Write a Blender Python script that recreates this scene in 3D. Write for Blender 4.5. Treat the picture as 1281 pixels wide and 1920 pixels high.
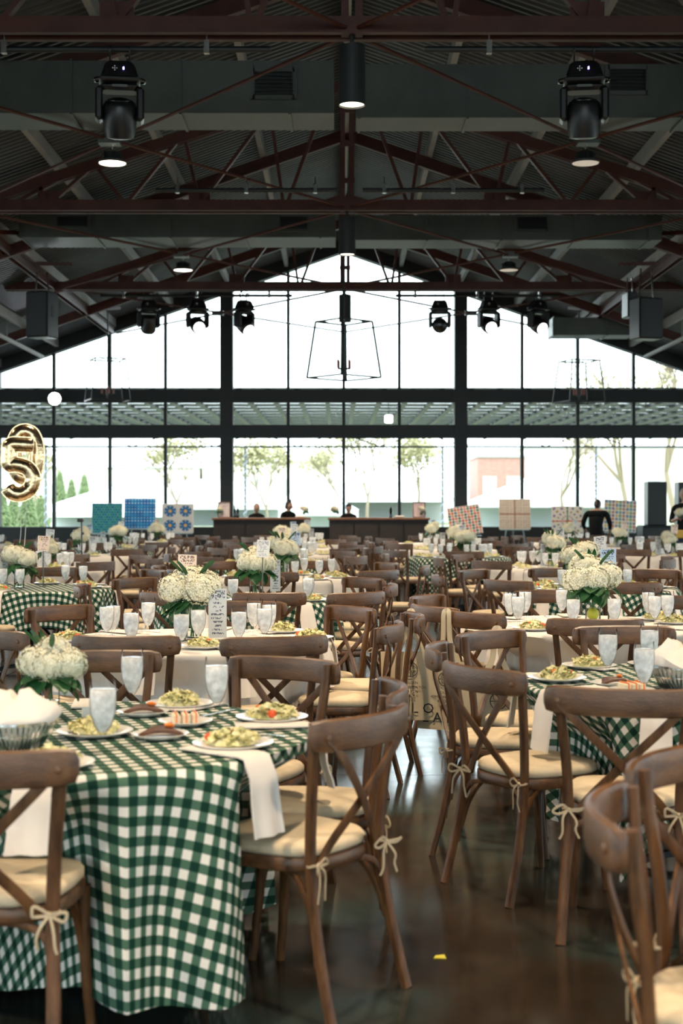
import bpy, bmesh, math, random
from mathutils import Vector, Matrix
PI = math.pi
sc = bpy.context.scene
for o in list(bpy.data.objects):
    bpy.data.objects.remove(o)
col = sc.collection

# ---------------------------------------------------------------- camera, sky, exposure
F, VX, HY, EYE = 2666.7, 636.0, 950.0, 1.5       # focal length in px, vanishing point, eye height
cam_d = bpy.data.cameras.new('camera'); cam = bpy.data.objects.new('camera', cam_d); col.objects.link(cam)
cam.location = (0, 0, EYE); cam.rotation_euler = (PI/2, 0, 0)
cam_d.sensor_fit = 'VERTICAL'; cam_d.sensor_height = 36; cam_d.sensor_width = 24; cam_d.lens = 50
cam_d.shift_x = (640.5-VX)/1920; cam_d.shift_y = (HY-960)/1920
cam_d.clip_end = 400; cam_d.clip_start = .05
cam_d.dof.use_dof = True; cam_d.dof.focus_distance = 8.6; cam_d.dof.aperture_fstop = 3.2
sc.camera = cam
world = bpy.data.worlds.new('sky'); sc.world = world; world.use_nodes = True
bg = world.node_tree.nodes['Background']
bg.inputs['Color'].default_value = (.87, .955, 1.0, 1); bg.inputs['Strength'].default_value = 5.6
vs = sc.view_settings
sc.display_settings.display_device = 'sRGB'
vs.view_transform = 'Standard'; vs.look = 'None'; vs.gamma = 1; vs.exposure = -0.05; vs.use_curve_mapping = False
cy = sc.cycles
cy.use_denoising = True
cy.max_bounces = 8; cy.diffuse_bounces = 3; cy.glossy_bounces = 3; cy.transmission_bounces = 6; cy.transparent_max_bounces = 14
cy.caustics_reflective = False; cy.caustics_refractive = False; cy.sample_clamp_indirect = 6
LAMP_BAY, LAMP_CAN, LAMP_WARM = 1050, 720, (1, .78, .54)

def lamp(name, loc, power, radius=.15, angle=150, colr=LAMP_WARM, parent=None):
    d = bpy.data.lights.new(name, 'SPOT'); d.energy = power; d.color = colr; d.shadow_soft_size = radius
    d.spot_size = math.radians(angle); d.spot_blend = .6
    o = bpy.data.objects.new(name, d); col.objects.link(o); o.location = loc
    if parent: o.parent = parent
    return o

# ---------------------------------------------------------------- helpers
def W(x, y, d):                                   # pixel + depth -> world
    return Vector(((x-VX)*d/F, d, EYE-(y-HY)*d/F))
TZ = .76                                          # table top height (cloth surface)
def T(x, y, z=TZ):                                # pixel lying on the horizontal plane z
    d = (EYE-z)*F/(y-HY); return ((x-VX)*d/F, d)
def px(X, Y): return VX+F*X/Y
def seen(X, Y, m=25): return Y > 1 and -m < px(X, Y) < 1281+m

def cat(P, n=6):                                  # smooth a polyline (catmull-rom)
    P = [Vector(p) for p in P]; out = []
    for i in range(len(P)-1):
        a = P[max(i-1, 0)]; b = P[i]; c = P[i+1]; d = P[min(i+2, len(P)-1)]
        for k in range(n):
            t = k/n; t2 = t*t; t3 = t2*t
            out.append(.5*((2*b)+(c-a)*t+(2*a-5*b+4*c-d)*t2+(3*b-a-3*c+d)*t3))
    out.append(P[-1]); return out

class MB:
    def __init__(s): s.v = []; s.f = []; s.m = []; s.uv = None; s.colr = None
    def add(s, vs_, fs, mi=0):
        b = len(s.v); s.v += [tuple(v) for v in vs_]
        for f in fs: s.f.append([b+i for i in f]); s.m.append(mi)
        return s
    def box(s, x0, x1, y0, y1, z0, z1, mi=0):
        return s.add([(x0,y0,z0),(x1,y0,z0),(x1,y1,z0),(x0,y1,z0),(x0,y0,z1),(x1,y0,z1),(x1,y1,z1),(x0,y1,z1)],
            [(0,3,2,1),(4,5,6,7),(0,1,5,4),(1,2,6,5),(2,3,7,6),(3,0,4,7)], mi)
    def rbox(s, x0, x1, y0, y1, z0, z1, r=.02, mi=0, top=1.0):       # box with chamfered vertical and horizontal edges
        rings = []; cx, cy_ = (x0+x1)/2, (y0+y1)/2
        for z, k, q in ((z0, r, 1), (z0+r, 0, 1), (z1-r, 0, top), (z1, r, top)):
            hx, hy = ((x1-x0)/2-k)*q, ((y1-y0)/2-k)*q; c = min(r, hx*.5, hy*.5)
            rings.append([(cx+a*hx-(a*c if e else 0), cy_+b*hy-(0 if e else b*c), z) for a, b, e in
                ((-1,-1,0),(-1,-1,1),(1,-1,1),(1,-1,0),(1,1,0),(1,1,1),(-1,1,1),(-1,1,0))])
        vs_ = [p for r_ in rings for p in r_]; fs = [tuple(range(7,-1,-1)), tuple(range(24,32))]
        for k in range(3):
            for i in range(8): j = (i+1) % 8; fs.append((k*8+i, k*8+j, k*8+8+j, k*8+8+i))
        return s.add(vs_, fs, mi)
    def sweep(s, path, w, h, hint=(0,0,1), n=8, sc_=None, mi=0, closed=False, sq=.55):
        path = [Vector(p) for p in path]; N = len(path); rings = []; hint = Vector(hint)
        for i, p in enumerate(path):
            if closed: t = path[(i+1) % N]-path[i-1]
            else: t = path[min(i+1, N-1)]-path[max(i-1, 0)]
            t.normalize(); a = t.cross(hint)
            if a.length < 1e-4: a = t.cross(Vector((1, 0, .01)))
            a.normalize(); b = a.cross(t); k = sc_[i] if sc_ else 1
            ring = []
            for q in range(n):
                u = 2*PI*(q+.5)/n; c_, s_ = math.cos(u), math.sin(u)
                e = sq if n > 4 else .0001
                c_ = math.copysign(abs(c_)**e, c_); s_ = math.copysign(abs(s_)**e, s_)
                ring.append(p+a*(c_*w/2*k)+b*(s_*h/2*k))
            rings.append(ring)
        vs_ = [v for r in rings for v in r]; fs = []
        for i in range(N if closed else N-1):
            i2 = (i+1) % N
            for q in range(n): q2 = (q+1) % n; fs.append((i*n+q, i2*n+q, i2*n+q2, i*n+q2))
        if not closed: fs += [tuple(range(n)), tuple(range((N-1)*n+n-1, (N-1)*n-1, -1))]
        return s.add(vs_, fs, mi)
    def tube(s, path, r, n=6, mi=0, sc_=None, closed=False):
        p = [Vector(q) for q in path]; t = p[-1]-p[0]
        hint = (0, 1, .05) if abs(t.z) > .7*t.length else (0.03, .02, 1)
        return s.sweep(p, 2*r, 2*r, hint, n, sc_, mi, closed, sq=1)
    def bar(s, p, q, w, h, hint=(0,0,1), mi=0): return s.sweep([p, q], w, h, hint, 4, None, mi)
    def lathe(s, prof, n=20, c=(0,0,0), mi=0, close=True):
        vs_ = []; fs = []
        for r, z in prof:
            for k in range(n): a = 2*PI*k/n; vs_.append((c[0]+r*math.cos(a), c[1]+r*math.sin(a), c[2]+z))
        for i in range(len(prof)-1):
            for k in range(n): k2 = (k+1) % n; fs.append((i*n+k, i*n+k2, i*n+n+k2, i*n+n+k))
        if close:
            fs.append(tuple(range(n-1, -1, -1))); fs.append(tuple(range((len(prof)-1)*n, len(prof)*n)))
        return s.add(vs_, fs, mi)
    def ell(s, c, rx, ry, rz, nu=12, nv=8, mi=0, z0=-1, z1=1):
        prof = []; vs_ = []; fs = []
        a0, a1 = math.asin(z0), math.asin(z1)
        for i in range(nv+1):
            t = a0+(a1-a0)*i/nv; r = max(math.cos(t), .02)
            for k in range(nu): a = 2*PI*k/nu; vs_.append((c[0]+rx*r*math.cos(a), c[1]+ry*r*math.sin(a), c[2]+rz*math.sin(t)))
        for i in range(nv):
            for k in range(nu): k2 = (k+1) % nu; fs.append((i*nu+k, i*nu+k2, (i+1)*nu+k2, (i+1)*nu+k))
        fs += [tuple(range(nu-1, -1, -1)), tuple(range(nv*nu, nv*nu+nu))]
        return s.add(vs_, fs, mi)
    def xf(s, M):
        s.v = [tuple(M @ Vector(v)) for v in s.v]; return s
    def mesh(s, name, mats, smooth=True, ang=40):
        me = bpy.data.meshes.new(name); me.from_pydata(s.v, [], s.f)
        for m in (mats if isinstance(mats, (list, tuple)) else [mats]): me.materials.append(m)
        me.polygons.foreach_set('material_index', s.m)
        if smooth:
            me.polygons.foreach_set('use_smooth', [True]*len(s.f)); me.set_sharp_from_angle(angle=math.radians(ang))
        if s.uv:
            l = me.uv_layers.new(name='cloth'); l.data.foreach_set('uv', [c for p in me.loops for c in s.uv[p.vertex_index]])
        if s.colr:
            a = me.color_attributes.new('print', 'FLOAT_COLOR', 'CORNER')
            cs = []
            for p, c in zip(me.polygons, s.colr): cs += list(c)*p.loop_total
            a.data.foreach_set('color', cs)
        me.update(); return me

def link(name, data, parent=None, loc=None, rz=0):
    o = bpy.data.objects.new(name, data); col.objects.link(o)
    if parent is not None: o.parent = parent
    if loc is not None: o.location = loc
    if rz: o.rotation_euler = (0, 0, rz)
    return o
used_labels = {}
def tag(o, label=None, cat_=None, group=None, kind=None):
    if label: o['label'] = label; used_labels[label] = used_labels.get(label, 0)+1
    if cat_: o['category'] = cat_
    if group: o['group'] = group
    if kind: o['kind'] = kind
    return o
class Node:                                        # a thing built once (mesh + parts + sub-parts) and copied object by object
    def __init__(s, name, mesh=None, kids=(), loc=(0,0,0), label=None, rot=(0,0,0)):
        s.name, s.me, s.kids, s.loc, s.label, s.rot = name, mesh, list(kids), loc, label, rot
def put(nd, loc=(0,0,0), rz=0, label=None, cat_=None, group=None, scale=1, parent=None, rx=0):
    o = bpy.data.objects.new(nd.name, nd.me); col.objects.link(o); o.location = loc; o.rotation_euler = (rx, 0, rz)
    if scale != 1: o.scale = (scale,)*3
    if parent: o.parent = parent
    tag(o, label, cat_, group)
    def rec(p, n):
        for k in n.kids:
            c = bpy.data.objects.new(k.name, k.me); col.objects.link(c); c.parent = p; c.location = k.loc; c.rotation_euler = k.rot
            if k.label: c['label'] = k.label
            rec(c, k)
    rec(o, nd); return o

# ---------------------------------------------------------------- materials
MATS = {}
def mat(name, c, rough=.5, metal=0, var=None, vscale=8, vstretch=None, bump=0, bscale=60, emit=None, es=0, spec=.5, coat=0, coord='Object', trans=0):
    m = bpy.data.materials.new(name); m.use_nodes = True; nt = m.node_tree; N = nt.nodes; L = nt.links
    b = N['Principled BSDF']; b.inputs['Base Color'].default_value = (*c, 1); b.inputs['Roughness'].default_value = rough
    b.inputs['Metallic'].default_value = metal; b.inputs['Specular IOR Level'].default_value = spec
    if coat: b.inputs['Coat Weight'].default_value = coat; b.inputs['Coat Roughness'].default_value = .15
    if trans: b.inputs['Transmission Weight'].default_value = trans
    if emit: b.inputs['Emission Color'].default_value = (*emit, 1); b.inputs['Emission Strength'].default_value = es
    if var or bump:
        tc = N.new('ShaderNodeTexCoord'); mp = N.new('ShaderNodeMapping'); L.new(tc.outputs[coord], mp.inputs[0])
        if vstretch: mp.inputs['Scale'].default_value = vstretch
    if var:
        no = N.new('ShaderNodeTexNoise'); no.inputs['Scale'].default_value = vscale; no.inputs['Detail'].default_value = 5; no.inputs['Roughness'].default_value = .62
        L.new(mp.outputs[0], no.inputs[0]); rp = N.new('ShaderNodeValToRGB'); L.new(no.outputs[0], rp.inputs[0])
        rp.color_ramp.elements[0].position = .33; rp.color_ramp.elements[1].position = .68
        rp.color_ramp.elements[0].color = (*c, 1); rp.color_ramp.elements[1].color = (*var, 1); L.new(rp.outputs[0], b.inputs['Base Color'])
    if bump:
        nb = N.new('ShaderNodeTexNoise'); nb.inputs['Scale'].default_value = bscale; L.new(mp.outputs[0], nb.inputs[0])
        bp = N.new('ShaderNodeBump'); bp.inputs['Strength'].default_value = bump; bp.inputs['Distance'].default_value = .01
        L.new(nb.outputs[0], bp.inputs['Height']); L.new(bp.outputs[0], b.inputs['Normal'])
    MATS[name] = m; return m
def glassy(name, tint, gloss, rough=.02, white=0, wcol=(.95,.97,1), tl=.5):      # thin clear sheet: lets light through, reflects by angle
    m = bpy.data.materials.new(name); m.use_nodes = True; nt = m.node_tree; N = nt.nodes; L = nt.links; N.remove(N['Principled BSDF'])
    out = N['Material Output']; tr = N.new('ShaderNodeBsdfTransparent'); tr.inputs[0].default_value = (*tint, 1)
    gl = N.new('ShaderNodeBsdfGlossy'); gl.inputs['Roughness'].default_value = rough
    fr = N.new('ShaderNodeLayerWeight'); fr.inputs[0].default_value = gloss; mx = N.new('ShaderNodeMixShader')
    L.new(fr.outputs['Fresnel'], mx.inputs[0]); L.new(tr.outputs[0], mx.inputs[1]); L.new(gl.outputs[0], mx.inputs[2]); last = mx
    if white:
        di = N.new('ShaderNodeBsdfDiffuse'); di.inputs[0].default_value = (*wcol, 1); tl_ = N.new('ShaderNodeBsdfTranslucent'); tl_.inputs[0].default_value = (*wcol, 1)
        m1 = N.new('ShaderNodeMixShader'); m1.inputs[0].default_value = tl; L.new(di.outputs[0], m1.inputs[1]); L.new(tl_.outputs[0], m1.inputs[2])
        m2 = N.new('ShaderNodeMixShader'); L.new(mx.outputs[0], m2.inputs[1]); L.new(m1.outputs[0], m2.inputs[2])
        tc = N.new('ShaderNodeTexCoord'); no = N.new('ShaderNodeTexNoise'); no.inputs['Scale'].default_value = 38; no.inputs['Detail'].default_value = 3; L.new(tc.outputs['Object'], no.inputs[0])
        mr = N.new('ShaderNodeMapRange'); mr.inputs[1].default_value = .35; mr.inputs[2].default_value = .68
        mr.inputs[3].default_value = white-.25; mr.inputs[4].default_value = white+.22; L.new(no.outputs[0], mr.inputs[0]); L.new(mr.outputs[0], m2.inputs[0]); last = m2
    L.new(last.outputs[0], out.inputs[0]); MATS[name] = m; return m
def printed(name, rough=.6):
    m = bpy.data.materials.new(name); m.use_nodes = True; N = m.node_tree.nodes; b = N['Principled BSDF']; b.inputs['Roughness'].default_value = rough
    a = N.new('ShaderNodeVertexColor'); a.layer_name = 'print'; m.node_tree.links.new(a.outputs[0], b.inputs['Base Color']); return m

WOOD = mat('weathered_oak', (.055,.022,.007), .45, var=(.165,.074,.027), vscale=7, vstretch=(4,4,.9), bump=.12, bscale=50, spec=.35)
WOODH = mat('weathered_oak_rail', (.055,.022,.007), .42, var=(.165,.074,.027), vscale=7, vstretch=(.9,4,4), bump=.12, bscale=50, spec=.6)
CREAM = mat('cream_canvas', (.60,.48,.32), .9, var=(.72,.60,.43), vscale=12, bump=.2, bscale=220, spec=.2)
TIE = mat('cream_cord', (.55,.44,.30), .9, spec=.2)
LINEN = mat('blush_white_linen', (.80,.73,.67), .9, var=(.84,.78,.72), vscale=5, bump=.15, bscale=300, spec=.2)
WHITECLOTH = mat('white_tablecloth', (.78,.73,.68), .88, var=(.82,.78,.73), vscale=3, bump=.12, bscale=200, spec=.2)
STEEL = mat('red_oxide_steel', (.055,.014,.009), .5, var=(.09,.024,.014), vscale=3, bump=.1, bscale=25)
BLACK = mat('black_frame', (.012,.016,.017), .5)
BLACKP = mat('black_plastic', (.010,.010,.012), .35)
BLACKG = mat('black_gloss', (.008,.008,.010), .15)
GALV = mat('galvanised_duct', (.075,.085,.078), .42, metal=.5, var=(.11,.12,.11), vscale=1.2)
DUCTSIDE = GALV
CORR = mat('corrugated_roof', (.045,.052,.055), .42, metal=.4, var=(.085,.095,.10), vscale=.8)
PURLIN = mat('pale_painted_purlin', (.30,.30,.28), .6, var=(.38,.38,.36), vscale=2)
CHROME = mat('polished_steel', (.75,.75,.73), .15, metal=1)
CHINA = mat('white_china', (.82,.81,.78), .15)
PETAL = mat('white_petal', (.70,.66,.44), .8, var=(.90,.88,.76), vscale=45, spec=.2)
LEAF = mat('dark_leaf', (.010,.055,.018), .4, var=(.03,.12,.035), vscale=15)
STEM = mat('green_stem', (.06,.16,.04), .5)
LETT = mat('lettuce', (.52,.50,.17), .55, var=(.86,.80,.52), vscale=40, bump=.3, bscale=60)
TOMATO = mat('tomato', (.75,.09,.02), .3)
MEAT = mat('grilled_meat', (.055,.018,.008), .45, var=(.13,.05,.02), vscale=35, bump=.4, bscale=60)
CAKE = mat('cream_cake', (.80,.68,.50), .6); ORANGE = mat('orange_drizzle', (.85,.22,.03), .35)
BREAD = mat('bread_crust', (.48,.24,.08), .7, var=(.62,.38,.16), vscale=20)
LEMON = mat('lemon_peel', (.78,.68,.08), .45)
PAPER = mat('white_card', (.82,.80,.77), .7)
GOLD = mat('gold_foil', (.74,.54,.32), .22, metal=1, bump=.35, bscale=26)
SKIN = mat('skin', (.42,.24,.17), .5); SHIRT = mat('black_shirt', (.008,.009,.010), .9, spec=.15); HAIR = mat('dark_hair', (.012,.009,.008), .5)
DENIM = mat('dark_denim', (.02,.035,.07), .8)
GLASS = glassy('clear_glass', (.985,.99,.99), .10)
PANE = glassy('window_glass', (.95,.985,.98), .06)
ACRYL = glassy('clear_acrylic', (.97,.98,.98), .04)
def icewater():                                     # cloudy iced water: light that enters from above scatters out of the sides
    m = bpy.data.materials.new('ice_water'); m.use_nodes = True; nt = m.node_tree; N = nt.nodes; L = nt.links; b = N['Principled BSDF']
    b.inputs['Base Color'].default_value = (1,1,1,1); b.inputs['Roughness'].default_value = .06; b.inputs['IOR'].default_value = 1.33
    b.inputs['Subsurface Weight'].default_value = 1; b.inputs['Subsurface Radius'].default_value = (1,1,1); b.inputs['Subsurface Scale'].default_value = .12
    rf = N.new('ShaderNodeBsdfRefraction'); rf.inputs['IOR'].default_value = 1.33; rf.inputs['Roughness'].default_value = .05
    tc = N.new('ShaderNodeTexCoord'); no = N.new('ShaderNodeTexNoise'); no.inputs['Scale'].default_value = 42; no.inputs['Detail'].default_value = 3; L.new(tc.outputs['Object'], no.inputs[0])
    bp = N.new('ShaderNodeBump'); bp.inputs['Strength'].default_value = .22; bp.inputs['Distance'].default_value = .01; L.new(no.outputs[0], bp.inputs['Height']); L.new(bp.outputs[0], rf.inputs['Normal'])
    mr = N.new('ShaderNodeMapRange'); mr.inputs[1].default_value = .35; mr.inputs[2].default_value = .65; mr.inputs[3].default_value = .0; mr.inputs[4].default_value = .30; L.new(no.outputs[0], mr.inputs[0])
    mx = N.new('ShaderNodeMixShader'); L.new(mr.outputs[0], mx.inputs[0]); L.new(b.outputs[0], mx.inputs[1]); L.new(rf.outputs[0], mx.inputs[2]); L.new(mx.outputs[0], N['Material Output'].inputs[0]); return m
ICEW = icewater()
WATER = glassy('vase_water', (.9,.95,.92), .15, .03)
PRINT = printed('printed_sheet')
CANVAS = mat('tote_canvas', (.64,.52,.34), .9, var=(.72,.60,.42), vscale=9, bump=.2, bscale=250, spec=.2)
INK = mat('black_ink', (.02,.02,.025), .7)
BARWOOD = mat('bar_top_wood', (.16,.06,.025), .4, var=(.24,.10,.045), vscale=4, vstretch=(.6,3,3))
EASELW = mat('easel_alloy', (.35,.42,.42), .4, metal=.6)
def lit(name, c, s): return mat(name, (.8,.8,.8), .4, emit=c, es=s)
LENS_WARM = lit('lit_lens_warm', (1,.86,.66), 6); LENS_DIM = lit('lit_lens_dim', (1,.80,.62), .35); LENS_HOT = lit('lit_lens_white', (.86,.88,1), 45)

def gingham():
    m = bpy.data.materials.new('green_gingham'); m.use_nodes = True; nt = m.node_tree; N = nt.nodes; L = nt.links; b = N['Principled BSDF']
    b.inputs['Roughness'].default_value = .85; b.inputs['Specular IOR Level'].default_value = .2
    uv = N.new('ShaderNodeUVMap'); uv.uv_map = 'cloth'; sp = N.new('ShaderNodeSeparateXYZ'); L.new(uv.outputs[0], sp.inputs[0]); hs = []
    for k in (0, 1):
        a = N.new('ShaderNodeMath'); a.operation = 'MULTIPLY'; a.inputs[1].default_value = 1/.057; L.new(sp.outputs[k], a.inputs[0])
        f = N.new('ShaderNodeMath'); f.operation = 'FRACT'; L.new(a.outputs[0], f.inputs[0])
        c = N.new('ShaderNodeMath'); c.operation = 'LESS_THAN'; c.inputs[1].default_value = .5; L.new(f.outputs[0], c.inputs[0]); hs.append(c)
    s = N.new('ShaderNodeMath'); s.operation = 'ADD'; L.new(hs[0].outputs[0], s.inputs[0]); L.new(hs[1].outputs[0], s.inputs[1])
    h = N.new('ShaderNodeMath'); h.operation = 'MULTIPLY'; h.inputs[1].default_value = .5; L.new(s.outputs[0], h.inputs[0])
    r = N.new('ShaderNodeValToRGB'); r.color_ramp.interpolation = 'CONSTANT'; e = r.color_ramp.elements
    e[0].position = 0; e[0].color = (.80,.76,.70,1); e[1].position = .3; e[1].color = (.070,.145,.098,1)
    x = e.new(.8); x.color = (.004,.034,.022,1); L.new(h.outputs[0], r.inputs[0]); L.new(r.outputs[0], b.inputs['Base Color'])
    no = N.new('ShaderNodeTexNoise'); no.inputs['Scale'].default_value = 900; L.new(uv.outputs[0], no.inputs[0])
    bp = N.new('ShaderNodeBump'); bp.inputs['Strength'].default_value = .15; L.new(no.outputs[0], bp.inputs['Height']); L.new(bp.outputs[0], b.inputs['Normal'])
    return m
GING = gingham()
def floor_mat():
    m = mat('polished_concrete', (.016,.011,.007), .2, var=(.038,.028,.019), vscale=1.1, coord='Object', bump=.03, bscale=6)
    nt = m.node_tree; N = nt.nodes; L = nt.links; b = N['Principled BSDF']
    src = b.inputs['Base Color'].links[0].from_socket
    tc = N.new('ShaderNodeTexCoord'); n2 = N.new('ShaderNodeTexNoise'); n2.inputs['Scale'].default_value = .9; n2.inputs['Detail'].default_value = 6; L.new(tc.outputs['Object'], n2.inputs[0])
    r2 = N.new('ShaderNodeValToRGB'); r2.color_ramp.elements[0].position = .48; r2.color_ramp.elements[1].position = .62; L.new(n2.outputs[0], r2.inputs[0])
    mx = N.new('ShaderNodeMix'); mx.data_type = 'RGBA'; L.new(r2.outputs[0], mx.inputs[0]); L.new(src, mx.inputs[6]); mx.inputs[7].default_value = (.030,.050,.047,1)
    L.new(mx.outputs[2], b.inputs['Base Color'])
    n3 = N.new('ShaderNodeTexNoise'); n3.inputs['Scale'].default_value = 5; n3.inputs['Detail'].default_value = 8; L.new(tc.outputs['Object'], n3.inputs[0])
    mr = N.new('ShaderNodeMapRange'); mr.inputs[3].default_value = .06; mr.inputs[4].default_value = .24; L.new(n3.outputs[0], mr.inputs[0]); L.new(mr.outputs[0], b.inputs['Roughness'])
    return m
FLOORM = floor_mat()
# ---------------------------------------------------------------- hall shell
XC, WALL, BACK, HALF = .12, 36.5, -9.5, 12.1
def glassline(X): return 8.08-.349*abs(X-XC)
def roofz(X): return 8.36-.349*abs(X-XC)
fl = link('floor', MB().box(-HALF+XC, HALF+XC, BACK, WALL, -.20, -.012).mesh('floor', BLACK)); tag(fl, kind='structure')
ys = [BACK, -4, 1.2, 7.95, 13.6, 19.2, 24.8, 30.4, WALL]; xs = [XC-HALF, -6.2, -2.95, .32-.02+2.4, 6.2, XC+HALF]
for i in range(len(ys)-1):
    for j in range(len(xs)-1):
        g = .004; link('floor_slab', MB().box(xs[j]+g, xs[j+1]-g, ys[i]+g, ys[i+1]-g, -.012, 0).mesh('floor_slab', FLOORM, False), fl)
# roof: corrugated sheets whose ribs run down the slope, purlins under them
rb = MB(); pitch = .16; n = int((WALL+1.0-BACK)/pitch)
for sgn in (-1, 1):
    vs_ = []; fs = []
    for k in range(n+1):
        y = BACK-.3+k*pitch
        for dy, dz in ((0, 0), (.05, 0), (.08, .05), (.13, .05)):
            for X in (0, HALF+.6): vs_.append((XC+sgn*X, y+dy, roofz(XC+X)+dz))
    for q in range((n+1)*4-1): fs.append((2*q, 2*q+1, 2*q+3, 2*q+2))
    rb.add(vs_, fs)
ce = link('ceiling', rb.mesh('ceiling', CORR, False)); tag(ce, kind='structure')
for k in range(-8, 9):
    X = XC+k*1.47; z = roofz(X)-(.0 if k else .1)
    link('purlin', MB().box(X-.045, X+.045, BACK, WALL, z-.20, z-.005).mesh('purlin', PURLIN, False), ce)
for sgn in (-1, 1):
    for y in (17.2, 25.0, 32.7):
        a = Vector((XC, y, roofz(XC)-.33)); b = Vector((XC+sgn*HALF, y, roofz(XC+HALF)-.28))
        link('rafter', MB().bar(a, b, .12, .2, (0,0,1)).mesh('rafter', STEEL, False), ce)

def gable_wall(name, y, out, rows=((.98, 3.28), (3.6, 4.2), (4.51, None))):
    w = MB().box(XC-HALF, XC+HALF, y, y+.3, 0, .98); root = link(name, w.mesh(name, BLACK, False)); tag(root, kind='structure')
    for sg in (-1, 1):
        a = Vector((XC, y+.1, glassline(XC)+.2)); b = Vector((XC+sg*HALF, y+.1, glassline(XC+HALF)+.2))
        link('rake_beam', MB().bar(a, b, .34, .46).mesh('rake_beam', BLACK, False), root)
    for z0, z1 in ((3.28, 3.6), (4.2, 4.51)):
        xm = min(HALF, (8.08-z1)/.349) if z1 > 4 else HALF
        link('beam', MB().box(XC-xm, XC+xm, y, y+.3, z0, z1).mesh('beam', BLACK, False), root)
        link('beam_ledge', MB().box(XC-xm, XC+xm, y-.05, y, z0-.03, z0+.03).mesh('beam_ledge', BLACK, False), root)
    cols = [-9.02, -3.01, 3.01, 9.02]; muls = [0, 1.43, -1.43] + [s*q for s in (-1, 1) for q in (4.59, 6.02, 7.46, 10.6)]
    for X in cols: link('column', MB().box(XC+X-.165, XC+X+.165, y-.04, y+.34, .98, glassline(XC+X)+.25).mesh('column', BLACK, False), root)
    edges = sorted(cols+muls+[-12.05, 12.05])
    for X in muls:
        top = glassline(XC+X)+.1
        link('mullion', MB().box(XC+X-.04, XC+X+.04, y+.06, y+.2, .98, top).mesh('mullion', BLACK, False), root)
    for a, b in zip(edges, edges[1:]):
        for z0, z1 in ((.98, 3.28), (3.6, 4.2), (4.51, None)):
            A, B = XC+a, XC+b; solid = (z0, z1) not in rows
            za, zb = (z1, z1) if z1 else (glassline(A), glassline(B))
            if za <= z0+.02 and zb <= z0+.02: continue
            if min(za, zb) < z0:
                if za < z0: A = XC-(8.08-z0)/.349; za = z0
                else: B = XC+(8.08-z0)/.349; zb = z0
            v = [(A, y+.12, z0), (B, y+.12, z0), (B, y+.12, zb), (A, y+.12, za)]
            v += [(p[0], p[1]+.012, p[2]) for p in v]
            link('pane', MB().add(v, [(0,1,2,3), (7,6,5,4), (0,4,5,1), (1,5,6,2), (2,6,7,3), (3,7,4,0)]).mesh('wall_board' if solid else 'pane', BLACK if solid else PANE, False), root).name = 'wall_board' if solid else 'pane'
    return root
gable_wall('wall_back', WALL, 1); gable_wall('wall_front', BACK-.3, -1)
for nm, X, sg in (('wall_left', XC-HALF, -1), ('wall_right', XC+HALF, 1)):
    x0, x1 = sorted((X, X+sg*.3)); root = link(nm, MB().box(x0, x1, BACK-.3, WALL+.3, 0, .98).mesh(nm, BLACK, False)); tag(root, kind='structure')
    link('header', MB().box(x0, x1, BACK-.3, WALL+.3, 3.5, 4.22).mesh('header', BLACK, False), root)
    y = BACK; SIDE = 0
    while y < WALL-.5:
        link('column', MB().box(x0-.03, x1+.03, y-.15, y+.15, .98, 3.5).mesh('column', BLACK, False), root)
        ye = min(y+5.75, WALL)
        solid = False; SIDE += 1; t = .08 if solid else .006
        link('wall_board' if solid else 'pane', MB().box((x0+x1)/2-t, (x0+x1)/2+t, y+.15, ye-.15, .98, 3.5).mesh('wall_board' if solid else 'pane', BLACK if solid else PANE, False), root)
        y += 5.75

# ---------------------------------------------------------------- roof trusses
def topz(X): return 7.78-.32*abs(X-XC)
def truss(y, word):
    r = link('roof_truss', None, None, (XC, y, 5.89)); tag(r, 'rust red steel roof truss, %s from the camera' % word, 'truss', 'roof trusses across the hall')
    def part(nm, mb): mb.v = [(a-XC, b-y, c-5.89) for a, b, c in mb.v]; return link(nm, mb.mesh(nm, STEEL, False), r)
    b = MB(); 
    for dy in (-.075, .075):
        b.box(XC-6.9, XC+6.9, y+dy-.012, y+dy+.012, 5.89, 6.06); b.box(XC-6.9, XC+6.9, y+dy-.06*(dy < 0), y+dy+.06*(dy > 0), 5.89, 5.905)
    part('bottom_chord', b)
    for s in (-1, 1):
        m = MB()
        for dy in (-.05, .05): m.bar((XC, y+dy, topz(XC)), (XC+s*5.9, y+dy, topz(XC+5.9)+.02), .04, .16)
        part('top_chord', m)
        for xb, xt in ((5.0, 4.1), (4.45, 4.6), (4.45, 3.8), (2.2, 2.42), (2.2, 1.15), (.95, 1.15), (.9, .28), (3.3, 3.75), (3.3, 2.5)):
            for dy in ((0,),)[0]: part('web_member', MB().bar((XC+s*xb, y+dy, 6.0), (XC+s*xt, y+dy, topz(XC+xt)), .05, .095, (0,1,0)))
        part('gusset_plate', MB().box(XC+s*2.2-.16, XC+s*2.2+.16, y-.015, y+.015, 5.95, 6.22))
        part('gusset_plate', MB().box(XC+s*4.45-.16, XC+s*4.45+.16, y-.015, y+.015, 5.95, 6.2))
    for s in (-.065, .065): part('king_post', MB().box(XC+s-.035, XC+s+.035, y-.04, y+.04, 5.9, 7.85))
    for z in (6.35, 6.9, 7.4): part('spacer_plate', MB().box(XC-.11, XC+.11, y-.05, y-.04, z-.04, z+.04))
    return r
TR = [13.3, 21.2, 28.9]
for y, w in zip(TR, ('nearest', 'second', 'third')): truss(y, w)
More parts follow.
